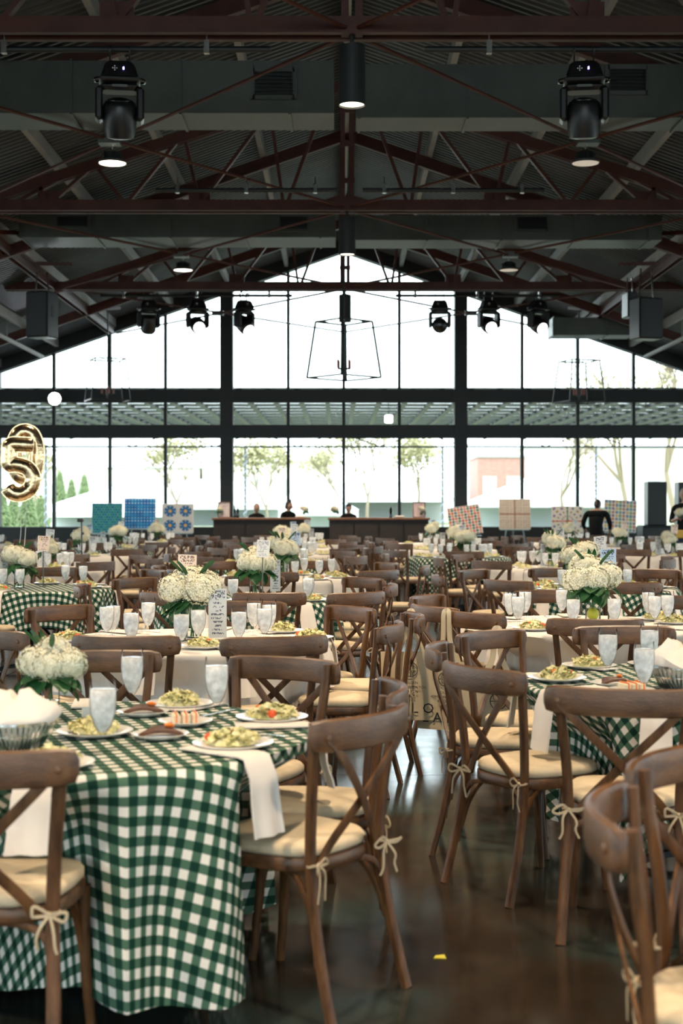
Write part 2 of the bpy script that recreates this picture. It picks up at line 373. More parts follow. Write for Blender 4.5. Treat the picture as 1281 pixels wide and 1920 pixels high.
for s, w in ((-1, 'left'), (1, 'right')):
    X = XC+s*5.95; b = MB()
    for dx in (-.06, .06): b.box(X+dx-.012, X+dx+.012, 6, WALL-.15, 5.9, 6.04)
    b.box(X-.1, X+.1, 6, WALL-.15, 6.04, 6.06)
    r = link('longitudinal_girder', b.mesh('girder', STEEL, False)); tag(r, 'rust red girder running lengthwise under the roof on the %s' % w, 'girder')
    for k in range(9): link('girder_strut', MB().bar((X, 8+k*3.1, 6.05), (X-s*.55, 9.4+k*3.1, roofz(X-s*.55)-.2), .05, .07).mesh('girder_strut', STEEL, False), r)
    X = XC+s*7.6
    r = link('roof_pipe', MB().tube([(X, 9, 5.28), (X, WALL-.6, 5.28)], .05, 8).mesh('roof_pipe', PURLIN)); tag(r, 'pale pipe running lengthwise under the %s eave' % w, 'pipe')
    for k in range(6): link('pipe_hanger', MB().bar((X, 11+k*4.2, 5.28), (X, 11+k*4.2, roofz(X)), .02, .02, (0,1,0)).mesh('pipe_hanger', PURLIN, False), r)
bays = [(5.5, 13.3, 'nearest'), (13.3, 21.2, 'second'), (21.2, 28.9, 'third'), (28.9, 36.3, 'last')]
for y0, y1, w in bays:
    for s, sw in ((-1, 'left'), (1, 'right')):
        r = link('cross_bracing', None, None, (XC+s*2.9, (y0+y1)/2, 5.95))
        tag(r, 'thin rusty cross bracing rods, %s bay, %s of the centre line' % (w, sw), 'bracing', 'cross bracing rods')
        o = Vector(r.location)
        for p, q, dz in (((XC, y0), (XC+s*5.8, y1), .0), ((XC+s*5.8, y0), (XC, y1), .03)):
            link('tie_rod', MB().tube([Vector((*p, 5.925+dz))-o, Vector((*q, 5.925+dz))-o], .022, 6).mesh('tie_rod', STEEL), r)
        link('bracket', MB().box(-.13, .13, -.1, .1, -.06, .03).mesh('bracket', GALV, False), r)
# ---------------------------------------------------------------- ducts
def duct(label, x0, x1, y0, y1, z0, z1, vents=()):
    cx, cy_, cz = (x0+x1)/2, (y0+y1)/2, (z0+z1)/2
    r = link('air_duct', MB().box(x0-cx, x1-cx, y0-cy_, y1-cy_, z0-cz, z1-cz).mesh('air_duct', DUCTSIDE, False), None, (cx, cy_, cz)); tag(r, label, 'duct', 'galvanised air ducts')
    k = x0+.02
    while k < x1:
        f = MB(); e = .018
        f.box(k-cx, k+.03-cx, y0-cy_-e, y1-cy_+e, z0-cz-e, z1-cz+e); link('duct_flange', f.mesh('duct_flange', DUCTSIDE, False), r); k += 1.25
    for xa, xb, za, zb in vents:
        fr = MB(); ya = y0-cy_-.05
        for a in ((xa-.03, xa+.02, za-.03, zb+.03), (xb-.02, xb+.03, za-.03, zb+.03), (xa, xb, za-.03, za+.02), (xa, xb, zb-.02, zb+.03)):
            fr.box(a[0]-cx, a[1]-cx, ya, y0-cy_, a[2]-cz, a[3]-cz)
        fr.box(xa-cx, xb-cx, ya+.03, ya+.045, za-cz, zb-cz, 1)
        g = link('vent_grille', fr.mesh('vent_grille', [DUCTSIDE, BLACK], False), r); sl = MB().add([(-(xb-xa)/2, -.02, -.004), ((xb-xa)/2, -.02, -.004), ((xb-xa)/2, .012, .008), (-(xb-xa)/2, .012, .008), (-(xb-xa)/2, -.02, -.008), ((xb-xa)/2, -.02, -.008)], [(0,1,2,3), (4,0,1,5)]).mesh('vent_slat', BLACK, False)
        for q in range(7): link('vent_slat', sl, g, ((xa+xb)/2-cx, ya+.01, za-cz+(q+.5)*(zb-za)/7))
def wx(x, d): return (x-VX)*d/F
def wz(y, d): return EYE-(y-HY)*d/F
duct('nearest grey air duct left of the centre post, square grille on its face', -4.35, -.06, 16.26, 17.0, 6.0, 6.6, [(wx(474,16.2), wx(552,16.2), wz(180,16.2), wz(130,16.2))])
duct('nearest grey air duct right of the centre post', .2, 4.35, 16.45, 17.05, 6.0, 6.62, [(wx(1140,16.4), wx(1215,16.4), wz(172,16.4), wz(126,16.4))])
duct('second grey air duct left of the centre post', -5.35, -.06, 23.76, 24.7, 6.0, 6.40, [(wx(105,23.7), wx(165,23.7), wz(425,23.7), wz(404,23.7)), (wx(523,23.7), wx(578,23.7), wz(430,23.7), wz(404,23.7))])
duct('second grey air duct right of the centre post', .2, 5.45, 24.0, 24.8, 6.0, 6.42, [(wx(970,23.9), wx(1028,23.9), wz(430,23.9), wz(404,23.9))])
duct('short grey air duct high up at the far right by the gable glass', 5.0, 6.9, 33.3, 34.1, 5.52, 5.93)

# ---------------------------------------------------------------- ceiling lamps
def can(y, word):
    r = link('cylinder_pendant', None, None, (XC, y, 5.25)); tag(r, 'black cylinder pendant lamp under the ridge, %s from the camera' % word, 'lamp', 'black cylinder pendants')
    link('lamp_body', MB().lathe([(.12, 0), (.125, .005), (.125, .55), (.10, .56)], 24, close=False).mesh('lamp_body', BLACK), r)
    link('lamp_cap', MB().lathe([(.123, .53), (.06, .56), (.02, .58), (.02, .66)], 16).mesh('lamp_cap', BLACK), r)
    link('lamp_lens', MB().lathe([(.118, .02), (.118, .035)], 24).mesh('lamp_lens', LENS_WARM, False), r)
    lamp('pendant_light', (XC, y, 5.23), LAMP_CAN, .1, 115)
for y, w in zip(TR, ('nearest', 'second', 'third')): can(y, w)
for y in (-2.4, 5.4): lamp('pendant_light', (XC, y, 5.23), LAMP_CAN, .1, 115)      # the same row of pendants goes on over the camera
def bay(y, s, word, on=True):
    X = XC+s*2.87; r = link('high_bay_lamp', None, None, (X, y, 5.66)); tag(r, word, 'lamp', 'round high bay lamps')
    link('reflector', MB().lathe([(.172, 0), (.175, .03), (.12, .055), (.10, .13), (.05, .16)], 28, close=False).mesh('reflector', BLACK), r)
    link('lens', MB().lathe([(.16, .004), (.16, .014)], 28).mesh('lens', LENS_WARM if on else LENS_DIM, False), r)
    link('hook', MB().tube(cat([(0,0,.15), (0,0,.22), (.03,0,.26), (0,0,.3), (0,0,.3)], 4), .008, 6).mesh('hook', CHROME), r)
    fin = MB().box(-.004, .004, .045, .125, .05, .13).mesh('cooling_fin', BLACK, False)
    for k in range(8): link('cooling_fin', fin, r, (0,0,0), k*PI/4)
bay(17.25, -1, 'lit round high bay lamp, left of the centre, nearest bay'); bay(17.25, 1, 'round high bay lamp right of the centre, nearest bay, faintly lit', False)
bay(25.05, -1, 'lit round high bay lamp, left of the centre, second bay'); bay(25.05, 1, 'round high bay lamp right of the centre, second bay, faintly lit', False)
for y in (-6.5, 1.2, 9.4, 17.25, 25.05, 32.5):
    for s in (-1, 1): lamp('high_bay_light', (XC+s*2.87, y, 5.63), LAMP_BAY, .16, 105)
for s in (-1, 1):
    for y in (1.2, 9.4, 17.25): lamp('side_bay_light', (XC+s*7.6, y, 5.0), LAMP_BAY*.6, .16, 120)

# ---------------------------------------------------------------- pipes and moving heads
def pipe(x0, x1, y, z, label, hang=3):
    r = link('lighting_pipe', MB().tube([(x0, y, z), (x1, y, z)], .03, 10).mesh('lighting_pipe', BLACK)); tag(r, label, 'pipe', 'black lighting pipes')
    for k in range(hang):
        X = x0+(x1-x0)*(.12+.76*k/max(hang-1, 1)); link('pipe_clamp', MB().box(X-.025, X+.025, y-.03, y+.03, z-.04, z+.08).tube([(X, y, z+.05), (X, y, 5.93)], .008, 6).mesh('pipe_clamp', CHROME), r)
pipe(-5.6, wx(507,13.2), 13.25, 5.76, 'black lighting pipe under the nearest truss, left half'); pipe(wx(797,13.2), 5.8, 13.25, 5.76, 'black lighting pipe under the nearest truss, right half')
pipe(wx(188,28.8), wx(548,28.8), 28.85, 5.78, 'black lighting pipe under the third truss, left half'); pipe(wx(742,28.8), wx(1050,28.8), 28.85, 5.78, 'black lighting pipe under the third truss, right half')
pipe(wx(292,19.1), wx(632,19.1), 19.1, 5.75, 'black lighting pipe before the second truss, left half'); pipe(wx(680,19.1), wx(1020,19.1), 19.1, 5.75, 'black lighting pipe before the second truss, right half')
mh_clamp = MB().sweep(cat([(0,0,-.20), (0,.02,-.08), (0,.045,0), (0,0,.045), (0,-.045,0.0), (0,-.02,-.05)], 4), .03, .014, (1,0,0), 6).mesh('clamp', BLACKP)
mh_base = MB().rbox(-.17, .17, -.14, .14, -.36, -.19, .03, top=.8).rbox(-.19, .19, -.15, .15, -.385, -.345, .012).mesh('base', BLACKP, True, 30)
mh_handle = MB().sweep(cat([(0,-.07,0), (.05,-.05,-.005), (.055,0,-.01), (.05,.05,-.005), (0,.07,0)], 4), .018, .02, (0,0,1), 8).mesh('handle', BLACKG)
mh_key = MB().lathe([(.006, 0), (.006, .006)], 8).xf(Matrix.Rotation(PI/2, 4, 'X')).mesh('key', PAPER)
mh_led = MB().box(-.006, .006, -.004, 0, -.012, .012).mesh('led', lit('blue_led', (.35,.3,1), 12), False)
mh_label = MB().box(-.07, .07, -.003, 0, -.012, .012).mesh('label_plate', GALV, False)
mh_yoke = MB().rbox(-.185, .185, -.11, .11, -.46, -.39, .03)
for s in (-1, 1): mh_yoke.rbox(s*.19-.035, s*.19+.035, -.10, .10, -.74, -.42, .028)
mh_yoke = mh_yoke.mesh('yoke', BLACKP, True, 30)
hd = MB().lathe([(.07, -.20), (.13, -.185), (.152, -.10), (.158, 0), (.155, .1), (.135, .14), (.118, .15)], 24)
mh_head = hd.mesh('head', BLACKP); mh_lens = MB().lathe([(.115, .146), (.115, .158), (.06, .175), (.01, .18)], 24).mesh('lens', BLACKG); mh_lens_on = MB().lathe([(.115, .146), (.115, .158), (.06, .175), (.01, .18)], 24).mesh('lens', lit('lit_spot_lens', (1,.95,.88), 5))
def moving_head(x, yy, label, tilt=2.2, pan=0, on=False, d=28.8, near=False):
    kids = [Node('clamp', mh_clamp, loc=(-.09,0,0)), Node('clamp', mh_clamp, loc=(.09,0,0)), Node('base', mh_base, loc=(0,0,.07))]
    for s in (-1, 1): kids.append(Node('handle', mh_handle, loc=(s*.175,0,-.275), rot=(0,0,0 if s > 0 else PI)))
    b = kids[2]
    for a, c in ((0,0), (.018,0), (-.018,0), (0,.018), (0,-.018)): b.kids.append(Node('key', mh_key, loc=(-.045+a, -.128, -.27+c)))
    if near: b.kids.append(Node('led', mh_led, loc=(.035, -.13, -.27)))
    yk = Node('yoke', mh_yoke, loc=(0,0,.07)); yk.kids.append(Node('label_plate', mh_label, loc=(0, -.112, -.425))); kids.append(yk)
    h = Node('head', mh_head, loc=(0,0,-.62), rot=(tilt, 0, 0)); h.kids.append(Node('lens', mh_lens_on if on else mh_lens)); kids.append(h)
    put(Node('moving_head_light', None, kids), (wx(x, d), d+.05, wz(yy, d)), pan, label, 'stage light', 'moving head stage lights', parent=None)
moving_head(223, 92, 'large black moving head light hanging nearest on the left pipe, blue LED', .35, .15, d=13.2, near=True)
moving_head(1097, 92, 'large black moving head light hanging nearest on the right pipe', .25, -.12, d=13.2, near=True)
for x, t, p, on, lb in ((278, 3.6, .3, 0, 'leftmost of the six moving heads before the gable glass'), (370, 2.0, .35, 1, 'second from left of the six far moving heads, lens lit'), (458, 2.3, .9, 1, 'third from left of the six far moving heads, left of centre'),
        (825, 1.75, 0, 0, 'fourth from left of the six far moving heads, lens toward camera'), (917, 2.0, .3, 1, 'fifth from left of the six far moving heads, beside right column'), (1010, 2.1, .55, 1, 'rightmost of the six far moving heads, lens lit white')):
    moving_head(x, 552, lb, t, p, on)
# ---------------------------------------------------------------- cross-back chair (faces +Y, rail at the back)
def post_path(s): return cat([(s*.208,-.292,0), (s*.198,-.238,.22), (s*.188,-.205,.44), (s*.196,-.212,.62), (s*.212,-.232,.78), (s*.217,-.238,.874)], 4)
def railpath(w=.258, n=12): return [(w*(2*i/n-1), -.325+.07*((2*i/n-1))**2, .838) for i in range(n+1)]
def chair_meshes(lo=False):
    D = {}
    def mk(nm, mb, m, ang=50): D[nm] = (mb, m, ang)
    k = 2 if lo else 5
    for s, nm in ((-1, 'post_l'), (1, 'post_r')): mk(nm, MB().sweep(post_path(s)[::3] if lo else post_path(s), .036, .028, (0,1,0), 4 if lo else 8), WOOD)
    n = 6 if lo else 14; rp = railpath(n=n); sc_ = [1]*(n+1)
    if not lo: sc_[0] = sc_[-1] = .72; rp = [(-.268,-.252,.838)] + rp + [(.268,-.252,.838)]; sc_ = [.35]+[.85]+[1]*(n-1)+[.85]+[.35]
    mk('rail', MB().sweep(rp, .03, .098, (0,0,1), 4 if lo else 10, sc_, sq=.6), WOODH)
    for s, nm, dy in ((-1, 'strip_l', -.006), (1, 'strip_r', .006)):
        p = cat([(s*.222,-.283,.842), (s*.150,-.292+dy,.765), (s*.0,-.262+dy,.615), (-s*.11,-.226+dy,.50), (-s*.150,-.214,.445)], 2 if lo else 4)
        mb = MB().sweep(p, .032, .011, (0,1,0), 4 if lo else 6)
        mk(nm, mb, WOOD)
    def outline(f, N): 
        o = []
        for i in range(N):
            a = 2*PI*i/N; c_, s_ = math.cos(a), math.sin(a); x = math.copysign(abs(c_)**.62, c_); y = math.copysign(abs(s_)**.62, s_)
            o.append((x*(.205+.020*y)*f, (y*.215*f)))
        return o
    def slab(rs, N=24 if not lo else 12):
        mb = MB(); vs_ = []; fs = []
        for f, z in rs: vs_ += [(a, b, z) for a, b in outline(f, N)]
        for r in range(len(rs)-1):
            for i in range(N): j = (i+1) % N; fs.append((r*N+i, r*N+j, r*N+N+j, r*N+N+i))
        fs += [tuple(range(N-1, -1, -1)), tuple(range((len(rs)-1)*N, len(rs)*N))]
        return mb.add(vs_, fs)
    mk('seat', slab([(.98,.418), (1.0,.424), (1.0,.452), (.98,.458)]), WOODH)
    mk('cushion', slab([(.93,.458), (.985,.468), (.985,.484), (.93,.497), (.6,.504), (.2,.507)]), CREAM, 70)
    for s, nm in ((-1, 'fleg_l'), (1, 'fleg_r')):
        p = cat([(s*.19,.165,.425), (s*.192,.17,.22), (s*.205,.195,0)], 3); mk(nm, MB().tube(p, .018, 4 if lo else 8, 0, [1.05-.25*i/(len(p)-1) for i in range(len(p))]), WOOD)
    if not lo:
        hp = lambda P: cat(P, 5)
        mk('hoop_b', MB().sweep(hp([(-.198,-.236,.16), (-.192,-.222,.30), (-.15,-.20,.40), (0,-.17,.415), (.15,-.20,.40), (.192,-.222,.30), (.198,-.236,.16)]), .02, .018, (0,1,0), 6), WOOD)
        mk('hoop_f', MB().sweep(hp([(-.188,.172,.22), (-.178,.165,.33), (-.13,.15,.405), (0,.14,.415), (.13,.15,.405), (.178,.165,.33), (.188,.172,.22)]), .018, .018, (0,1,0), 6), WOOD)
        for s, nm in ((-1, 'hoop_l'), (1, 'hoop_r')): mk(nm, MB().sweep(hp([(s*.19,-.225,.22), (s*.178,-.19,.33), (s*.16,-.12,.41), (s*.16,.0,.418), (s*.16,.09,.41), (s*.172,.14,.33), (s*.186,.165,.22)]), .018, .018, (1,0,0), 6), WOOD)
        for v in range(3):
            rnd = random.Random(v); j = lambda q: q+rnd.uniform(-.015, .015); b = MB()
            b.ell((0,-.008,0), .014, .012, .012, 8, 5)
            b.sweep([(.026*math.cos(a), .026*math.sin(a)+.02, .004*math.sin(2*a)) for a in [2*PI*i/10 for i in range(10)]], .010, .010, (0,0,1), 4, closed=True)
            for s in (-1, 1):
                b.sweep(cat([(0,-.01,0), (s*j(.05),-.03,j(.02)), (s*j(.085),-.03,j(.005)), (s*j(.06),-.025,j(-.02)), (0,-.01,-.004)], 4), .013, .004, (0,1,0), 4)
                b.sweep(cat([(0,-.012,0), (s*j(.03),-.03,j(-.05)), (s*j(.05),-.03,j(-.11)), (s*j(.045),-.025,-.14-.05*rnd.random())], 4), .012, .004, (0,1,0), 4)
            mk('tie%d' % v, b.xf(Matrix.Scale(.62, 4)), TIE)
    return D
BOLT = MB().lathe([(.011,0), (.011,.004), (.006,.007)], 8).xf(Matrix.Rotation(PI/2, 4, 'X')).mesh('bolt', WOODH)
CD = chair_meshes(); CM = {k: v[0].mesh({'post_l':'post','post_r':'post'}.get(k, k), v[1], True, v[2]) for k, v in CD.items()}
def chair_node(v):
    N = Node; ks = [N('top_rail', CM['rail']), N('post', CM['post_l']), N('post', CM['post_r']), N('cross_strip', CM['strip_l']), N('cross_strip', CM['strip_r']),
        N('seat', CM['seat']), N('cushion', CM['cushion']), N('front_leg', CM['fleg_l']), N('front_leg', CM['fleg_r'])]
    for h in ('hoop_b', 'hoop_f', 'hoop_l', 'hoop_r'): ks.append(N('brace_hoop', CM[h]))
    for s in (-1, 1): ks[3 if s < 0 else 4].kids.append(N('bolt', BOLT, loc=(s*.220, -.288, .835)))
    for s in (-1, 1): ks[6].kids.append(N('tie_bow', CM['tie%d' % ((v+(s > 0)) % 3)], loc=(s*.188, -.225, .452), rot=(0, 0, -s*.3)))
    return N('cross_back_chair', None, ks)
CH = [chair_node(v) for v in range(3)]
lo = MB(); LD = chair_meshes(True); lm = [WOOD, WOODH, CREAM]
for k, (mb, m, a) in LD.items(): lo.add(mb.v, mb.f, lm.index(m))
CHLO = Node('cross_back_chair', lo.mesh('cross_back_chair', lm, True, 50))

# ---------------------------------------------------------------- table ware
goblet = MB().lathe([(.037,0), (.037,.003), (.010,.008), (.006,.014), (.0058,.046), (.012,.056), (.027,.080), (.038,.115), (.0415,.150), (.0405,.190), (.0385,.218)], 18, close=False).mesh('goblet', GLASS)
gwat = MB().lathe([(.004,.057), (.0105,.0585), (.0255,.081), (.0365,.115), (.040,.150), (.0395,.188), (.02,.190), (.002,.189)], 16, close=False).mesh('ice_water', ICEW)
GOB = Node('water_goblet', goblet, [Node('ice_water', gwat)])
gwl = MB().lathe([(.004,.060), (.0255,.081), (.0365,.115), (.040,.150), (.0395,.194), (.002,.195)], 8, close=False)
gbl = MB().lathe([(.036,0), (.007,.008), (.007,.052), (.027,.080), (.0415,.150), (.0385,.218)], 8, close=False)
GOBLO = Node('water_goblet', gbl.mesh('goblet', GLASS), [Node('ice_water', gwl.mesh('ice_water', ICEW))])
def plate_mesh(r, n=28): return MB().lathe([(r*.55,.001), (r*.60,.003), (r*.98,.016), (r,.019), (r*.96,.0195), (r*.66,.0085), (r*.5,.007), (.003,.007)], n).mesh('plate', CHINA)
PL, PLs, PLlo = plate_mesh(.125), plate_mesh(.092), plate_mesh(.125, 12)
def salad(seed, dense):
    r = random.Random(seed); mb = MB(); mb.ell((0,0,.006), .078, .068, .026, 14, 5, 0, 0)
    for i in range(130 if dense else 36):
        a = r.uniform(0, 2*PI); q = .085*math.sqrt(r.random()); h = .036*(1-(q/.095)**2)+.008; c = Vector((q*math.cos(a), q*.9*math.sin(a), h))
        u = Vector((r.uniform(-1,1), r.uniform(-1,1), r.uniform(-.7,.7))).normalized()*r.uniform(.008,.02); w_ = u.cross(Vector((r.uniform(-1,1), r.uniform(-1,1), 1))).normalized()*r.uniform(.006,.014); k = Vector((0,0,r.uniform(.001,.009)))
        mb.add([c-u-w_, c-w_*.8+k, c+u-w_, c+u+w_, c+w_*.8+k, c-u+w_], [(0,1,4,5), (1,2,3,4)])
    return mb.mesh('salad', LETT, True, 60)
SAL = [salad(i, True) for i in range(3)]; SALlo = salad(9, False)
tom = MB().ell((0,0,0), .018, .016, .014, 10, 6, 0).mesh('tomato_wedge', TOMATO); car = MB().ell((0,0,0), .022, .009, .008, 8, 5).mesh('carrot_slice', ORANGE)
def plate_salad(v): return Node('salad_plate', PL, [Node('salad', SAL[v], loc=(0,0,.008), rot=(0,0,v)), Node('tomato_wedge', tom, loc=(.055,-.045+.02*v,.034)), Node('carrot_slice', car, loc=(-.02,-.03,.046), rot=(.2,.3,v))])
PS = [plate_salad(i) for i in range(3)]; PSLO = Node('salad_plate', PLlo, [Node('salad', SALlo, loc=(0,0,.008))])
def meat_node():
    ks = []; r = random.Random(4)
    for i in range(5):
        a = MB().sweep(cat([(-.07+.01*i, -.035+.017*i, .018), (-.02, -.033+.017*i+r.uniform(-.006,.006), .03), (.03, -.034+.017*i, .028), (.072-.006*i, -.036+.017*i, .016)], 3), .018, .014, (0,0,1), 8, [.5]+[1]*8+[.5])
        ks.append(Node('meat_strip', a.mesh('meat_strip', MEAT)))
    ks.append(Node('carrot_slice', car, loc=(.03,.0,.042), rot=(0,.2,.5))); return Node('meat_plate', PLs, ks)
MEATP = meat_node()
def cake_node():
    ks = []
    for i in range(3):
        c = Node('cake_slice', MB().rbox(-.012, .012, -.038, .038, .008, .042, .004).mesh('cake_slice', CAKE), loc=(-.034+.033*i,0,0)); c.kids.append(Node('orange_drizzle', MB().sweep([(0,.036,.044), (0,0,.045), (0,-.0405,.043), (0,-.0415,.014)], .007, .004, (1,0,0), 4).mesh('orange_drizzle', ORANGE))); ks.append(c)
    return Node('dessert_plate', PLs, ks)
CAKEP = cake_node()
napm = MB()
def napkin_mesh(hang, w, seed):
    r = random.Random(seed); path = [(0,-.25,.010), (0,-.12,.009), (0,-.01,.009), (0,.012,.004), (0,.024,-.02)]; n = 6
    for i in range(1, n+1): path.append((0, .034+.035*i/n+r.uniform(-.003,.003), -.02-(hang-.02)*i/n))
    mb = MB(); vs_ = []; fs = []; C = 6; m = len(path)
    for lay, off in ((0,.0), (1,-.006)):
        for i, p in enumerate(path):
            f = max(0, (i-4)/(m-5)); ww = w*(1+.12*f)
            for c in range(C+1):
                u = c/C-.5; up = i < 4
                vs_.append((u*ww+.01*f*math.sin(seed), p[1]+(0 if up else off)+.008*f*math.cos(u*9+seed), p[2]+(off*.8 if up else 0)))
    st = m*(C+1)
    for lay in (0, 1):
        for i in range(m-1):
            for c in range(C):
                a = lay*st+i*(C+1)+c; q = (a, a+1, a+C+2, a+C+1); fs.append(q if lay == 0 else q[::-1])
    for i in range(m-1):
        for c in (0, C):
            a = i*(C+1)+c; q = (a, a+C+1, st+a+C+1, st+a); fs.append(q if c else q[::-1])
    for c in range(C): a = (m-1)*(C+1)+c; fs.append((a, a+1, st+a+1, st+a)); fs.append((c, st+c, st+c+1, c+1))
    return mb.add(vs_, fs).mesh('folded_napkin', LINEN, True, 70)
NAPK = [Node('folded_napkin', napkin_mesh(.222, .115, 0)), Node('folded_napkin', napkin_mesh(.20, .105, 2)), Node('folded_napkin', napkin_mesh(.225, .125, 5))]
def fork():
    b = MB().sweep(cat([(0,-.095,.002), (0,-.03,.005), (0,.03,.003), (0,.055,.006)], 4), .010, .003, (0,0,1), 4, [1,1,1,.9,.8,.7,.6,.6,.7,.8,1.2,1.8,2.2])
    for k in range(4): b.sweep([(-.009+.006*k,.054,.006), (-.009+.006*k,.095,.004)], .003, .002, (0,0,1), 4)
    return b.mesh('fork', CHROME)
def knife(): return MB().sweep(cat([(0,-.11,.003), (0,-.02,.004), (0,.05,.003), (0,.11,.003)], 4), .013, .003, (0,0,1), 6, [.6,.9,1,1,.9,.8,.8,1,1.2,1.3,1.2,.9,.3]).mesh('knife', CHROME)
FORK, KNIFE = Node('fork', fork()), Node('knife', knife())

# hydrangeas
def bloom(R, N, seed):
    r = random.Random(seed); mb = MB(); mb.ell((0,0,0), R*.80, R*.80, R*.72, 12, 8)
    for i in range(N):
        z = 1-2*(i+.5)/N; a = i*2.39996+r.uniform(-.1,.1); rr = math.sqrt(1-z*z); nrm = Vector((rr*math.cos(a), rr*math.sin(a), z)); c = nrm*R*r.uniform(.80,1.08); c.z *= .88
        u = nrm.cross(Vector((r.uniform(-1,1), r.uniform(-1,1), r.uniform(-1,1)))).normalized(); w_ = nrm.cross(u); s = R*r.uniform(.11,.16)
        for q in range(4):
            t = q*PI/2; d1 = u*math.cos(t)+w_*math.sin(t); d2 = u*math.cos(t+PI/2)+w_*math.sin(t+PI/2)
            mb.add([c, c+(d1*.9-d2*.55)*s+nrm*s*.15, c+d1*1.25*s-nrm*s*.15, c+(d1*.9+d2*.55)*s+nrm*s*.15], [(0,1,2,3)])
    return mb.mesh('hydrangea_bloom', PETAL, True, 80)
BL = [bloom(.095, 240, i) for i in range(3)]; BLlo = bloom(.097, 110, 7)
def leaf_mesh(L, Wd, bend):
    mb = MB(); n = 6; vs_ = []; fs = []
    for i in range(n+1):
        t = i/n; wd = Wd*math.sin(PI*min(1, t*.93+.07))**.8; z = -bend*t*t
        vs_ += [(-wd/2, L*t, z+.012), (0, L*t, z), (wd/2, L*t, z+.012), (0, L*t, z-.002)]
    for i in range(n):
        a = i*4; fs += [(a,a+1,a+5,a+4), (a+1,a+2,a+6,a+5), (a+2,a+3,a+7,a+6), (a+3,a,a+4,a+7)]
    return mb.add(vs_, fs).mesh('leaf', LEAF)
LF = [leaf_mesh(.15, .10, .05), leaf_mesh(.10, .06, .03), leaf_mesh(.12, .03, .01)]
LFB = leaf_mesh(.165, .125, .07); vase_m = MB().lathe([(.044,0), (.046,.004), (.046,.195), (.044,.195), (.044,.012), (.003,.012)], 20).mesh('vase', GLASS)
vase_lo = MB().lathe([(.046,0), (.046,.195)], 10).mesh('vase', GLASS)
vwat = MB().lathe([(.043,.013), (.043,.09), (.002,.09)], 16).mesh('water', WATER)
lem = MB().ell((0,0,.055), .036, .036, .038, 14, 9).mesh('lemon', LEMON)
def flowers(v, low=False, lemon=False, scale=1):
    r = random.Random(v*7+1); ks = [Node('water', vwat)] if not low else []
    hs = [(-.085,-.01,.275), (-.02,.045,.315), (.080,-.01,.285), (.005,-.055,.285), (.045,.05,.31)][: 5 if v != 2 else 4]
    for i, p in enumerate(hs):
        q = (p[0]+r.uniform(-.02,.02), p[1]+r.uniform(-.02,.02), p[2]+r.uniform(-.02,.02))
        ks.append(Node('hydrangea_bloom', BLlo if low else BL[i % 3], loc=q, rot=(0,0,r.random()*6)))
        if not low: ks.append(Node('stem', MB().tube(cat([(-q[0]*.2,q[1]*.2,.02), (q[0]*.15,q[1]*.15,.19), (q[0]*.8,q[1]*.8,q[2]-.05)], 3), .005, 5).mesh('stem', STEM)))
    for i in range(5 if low else 11):
        a = r.uniform(0, 2*PI) if i else -1.9; el = r.uniform(-.75, .15)
        ks.append(Node('leaf', LF[i % 2], loc=(.05*math.cos(a), .05*math.sin(a), .205+.02*r.random()), rot=(el, 0, a-PI/2)))
    if not low:
        for i in range(4): a = r.uniform(0, 2*PI); ks.append(Node('leaf', LF[2], loc=(.05*math.cos(a), .05*math.sin(a), .35), rot=(.9, 0, a-PI/2)))
    for a, el in ((-2.5,-.30), (-1.75,-.55), (-.7,-.25), (3.3,-.2)): ks.append(Node('leaf', LFB, loc=(.045*math.cos(a), .045*math.sin(a), .235), rot=(el, 0, a-PI/2)))
    if lemon: ks.append(Node('lemon', lem))
    return Node('hydrangea_vase', vase_lo if low else vase_m, ks)
FLW = [flowers(0), flowers(1, lemon=True), flowers(2)]; FLLO = [flowers(i, True) for i in range(3)]
# cards
def printed_card(w, h, fn, nx, nz, back=True):
    mb = MB(); vs_ = []; fs = []; cs = []
    for k in range(nz+1):
        for i in range(nx+1): vs_.append((-w/2+w*i/nx, 0, h*k/nz))
    for k in range(nz):
        for i in range(nx): a = k*(nx+1)+i; fs.append((a, a+1, a+nx+2, a+nx+1)); cs.append((*fn((i+.5)/nx, (k+.5)/nz), 1))
    mb.add(vs_, fs); b = len(mb.v); mb.add([(-w/2,.003,0), (w/2,.003,0), (w/2,.003,h), (-w/2,.003,h)], [(3,2,1,0)]); cs.append((.8,.78,.75,1)); mb.colr = cs; return mb
def menu_fn(seed, paper, ink, head=.86):
    r = random.Random(seed); rows = {}
    def fn(u, v):
        k = int(v*26); 
        if u < .12 or u > .88 or v < .05 or v > .96: return paper
        if v > head: return ink if r.random() < .5 else paper
        if k % 2: return paper
        if k not in rows: rows[k] = (r.uniform(.12,.4), r.uniform(.5,.88))
        a, b = rows[k]; return ink if a < u < b and r.random() < .6 else paper
    return fn
def menu_stand(seed):
    c = printed_card(.10, .27, menu_fn(seed, (.62,.62,.62), (.10,.11,.16), .80), 20, 52).mesh('menu_sheet', PRINT, False)
    s = MB(); 
    for y in (-.012, .012): s.box(-.055, .055, y-.0015, y+.0015, .004, .30)
    s.box(-.055, .055, -.045, .045, 0, .004)
    return Node('menu_stand', s.mesh('menu_stand', ACRYL, False), [Node('menu_sheet', c, loc=(0,0,.02))])
MENU = [menu_stand(3), menu_stand(8)]; MCLEAR = Node('menu_stand', MENU[0].me, [Node('menu_sheet', MB().box(-.046,.046,-.001,.001,.02,.05).mesh('menu_sheet', PAPER, False))])
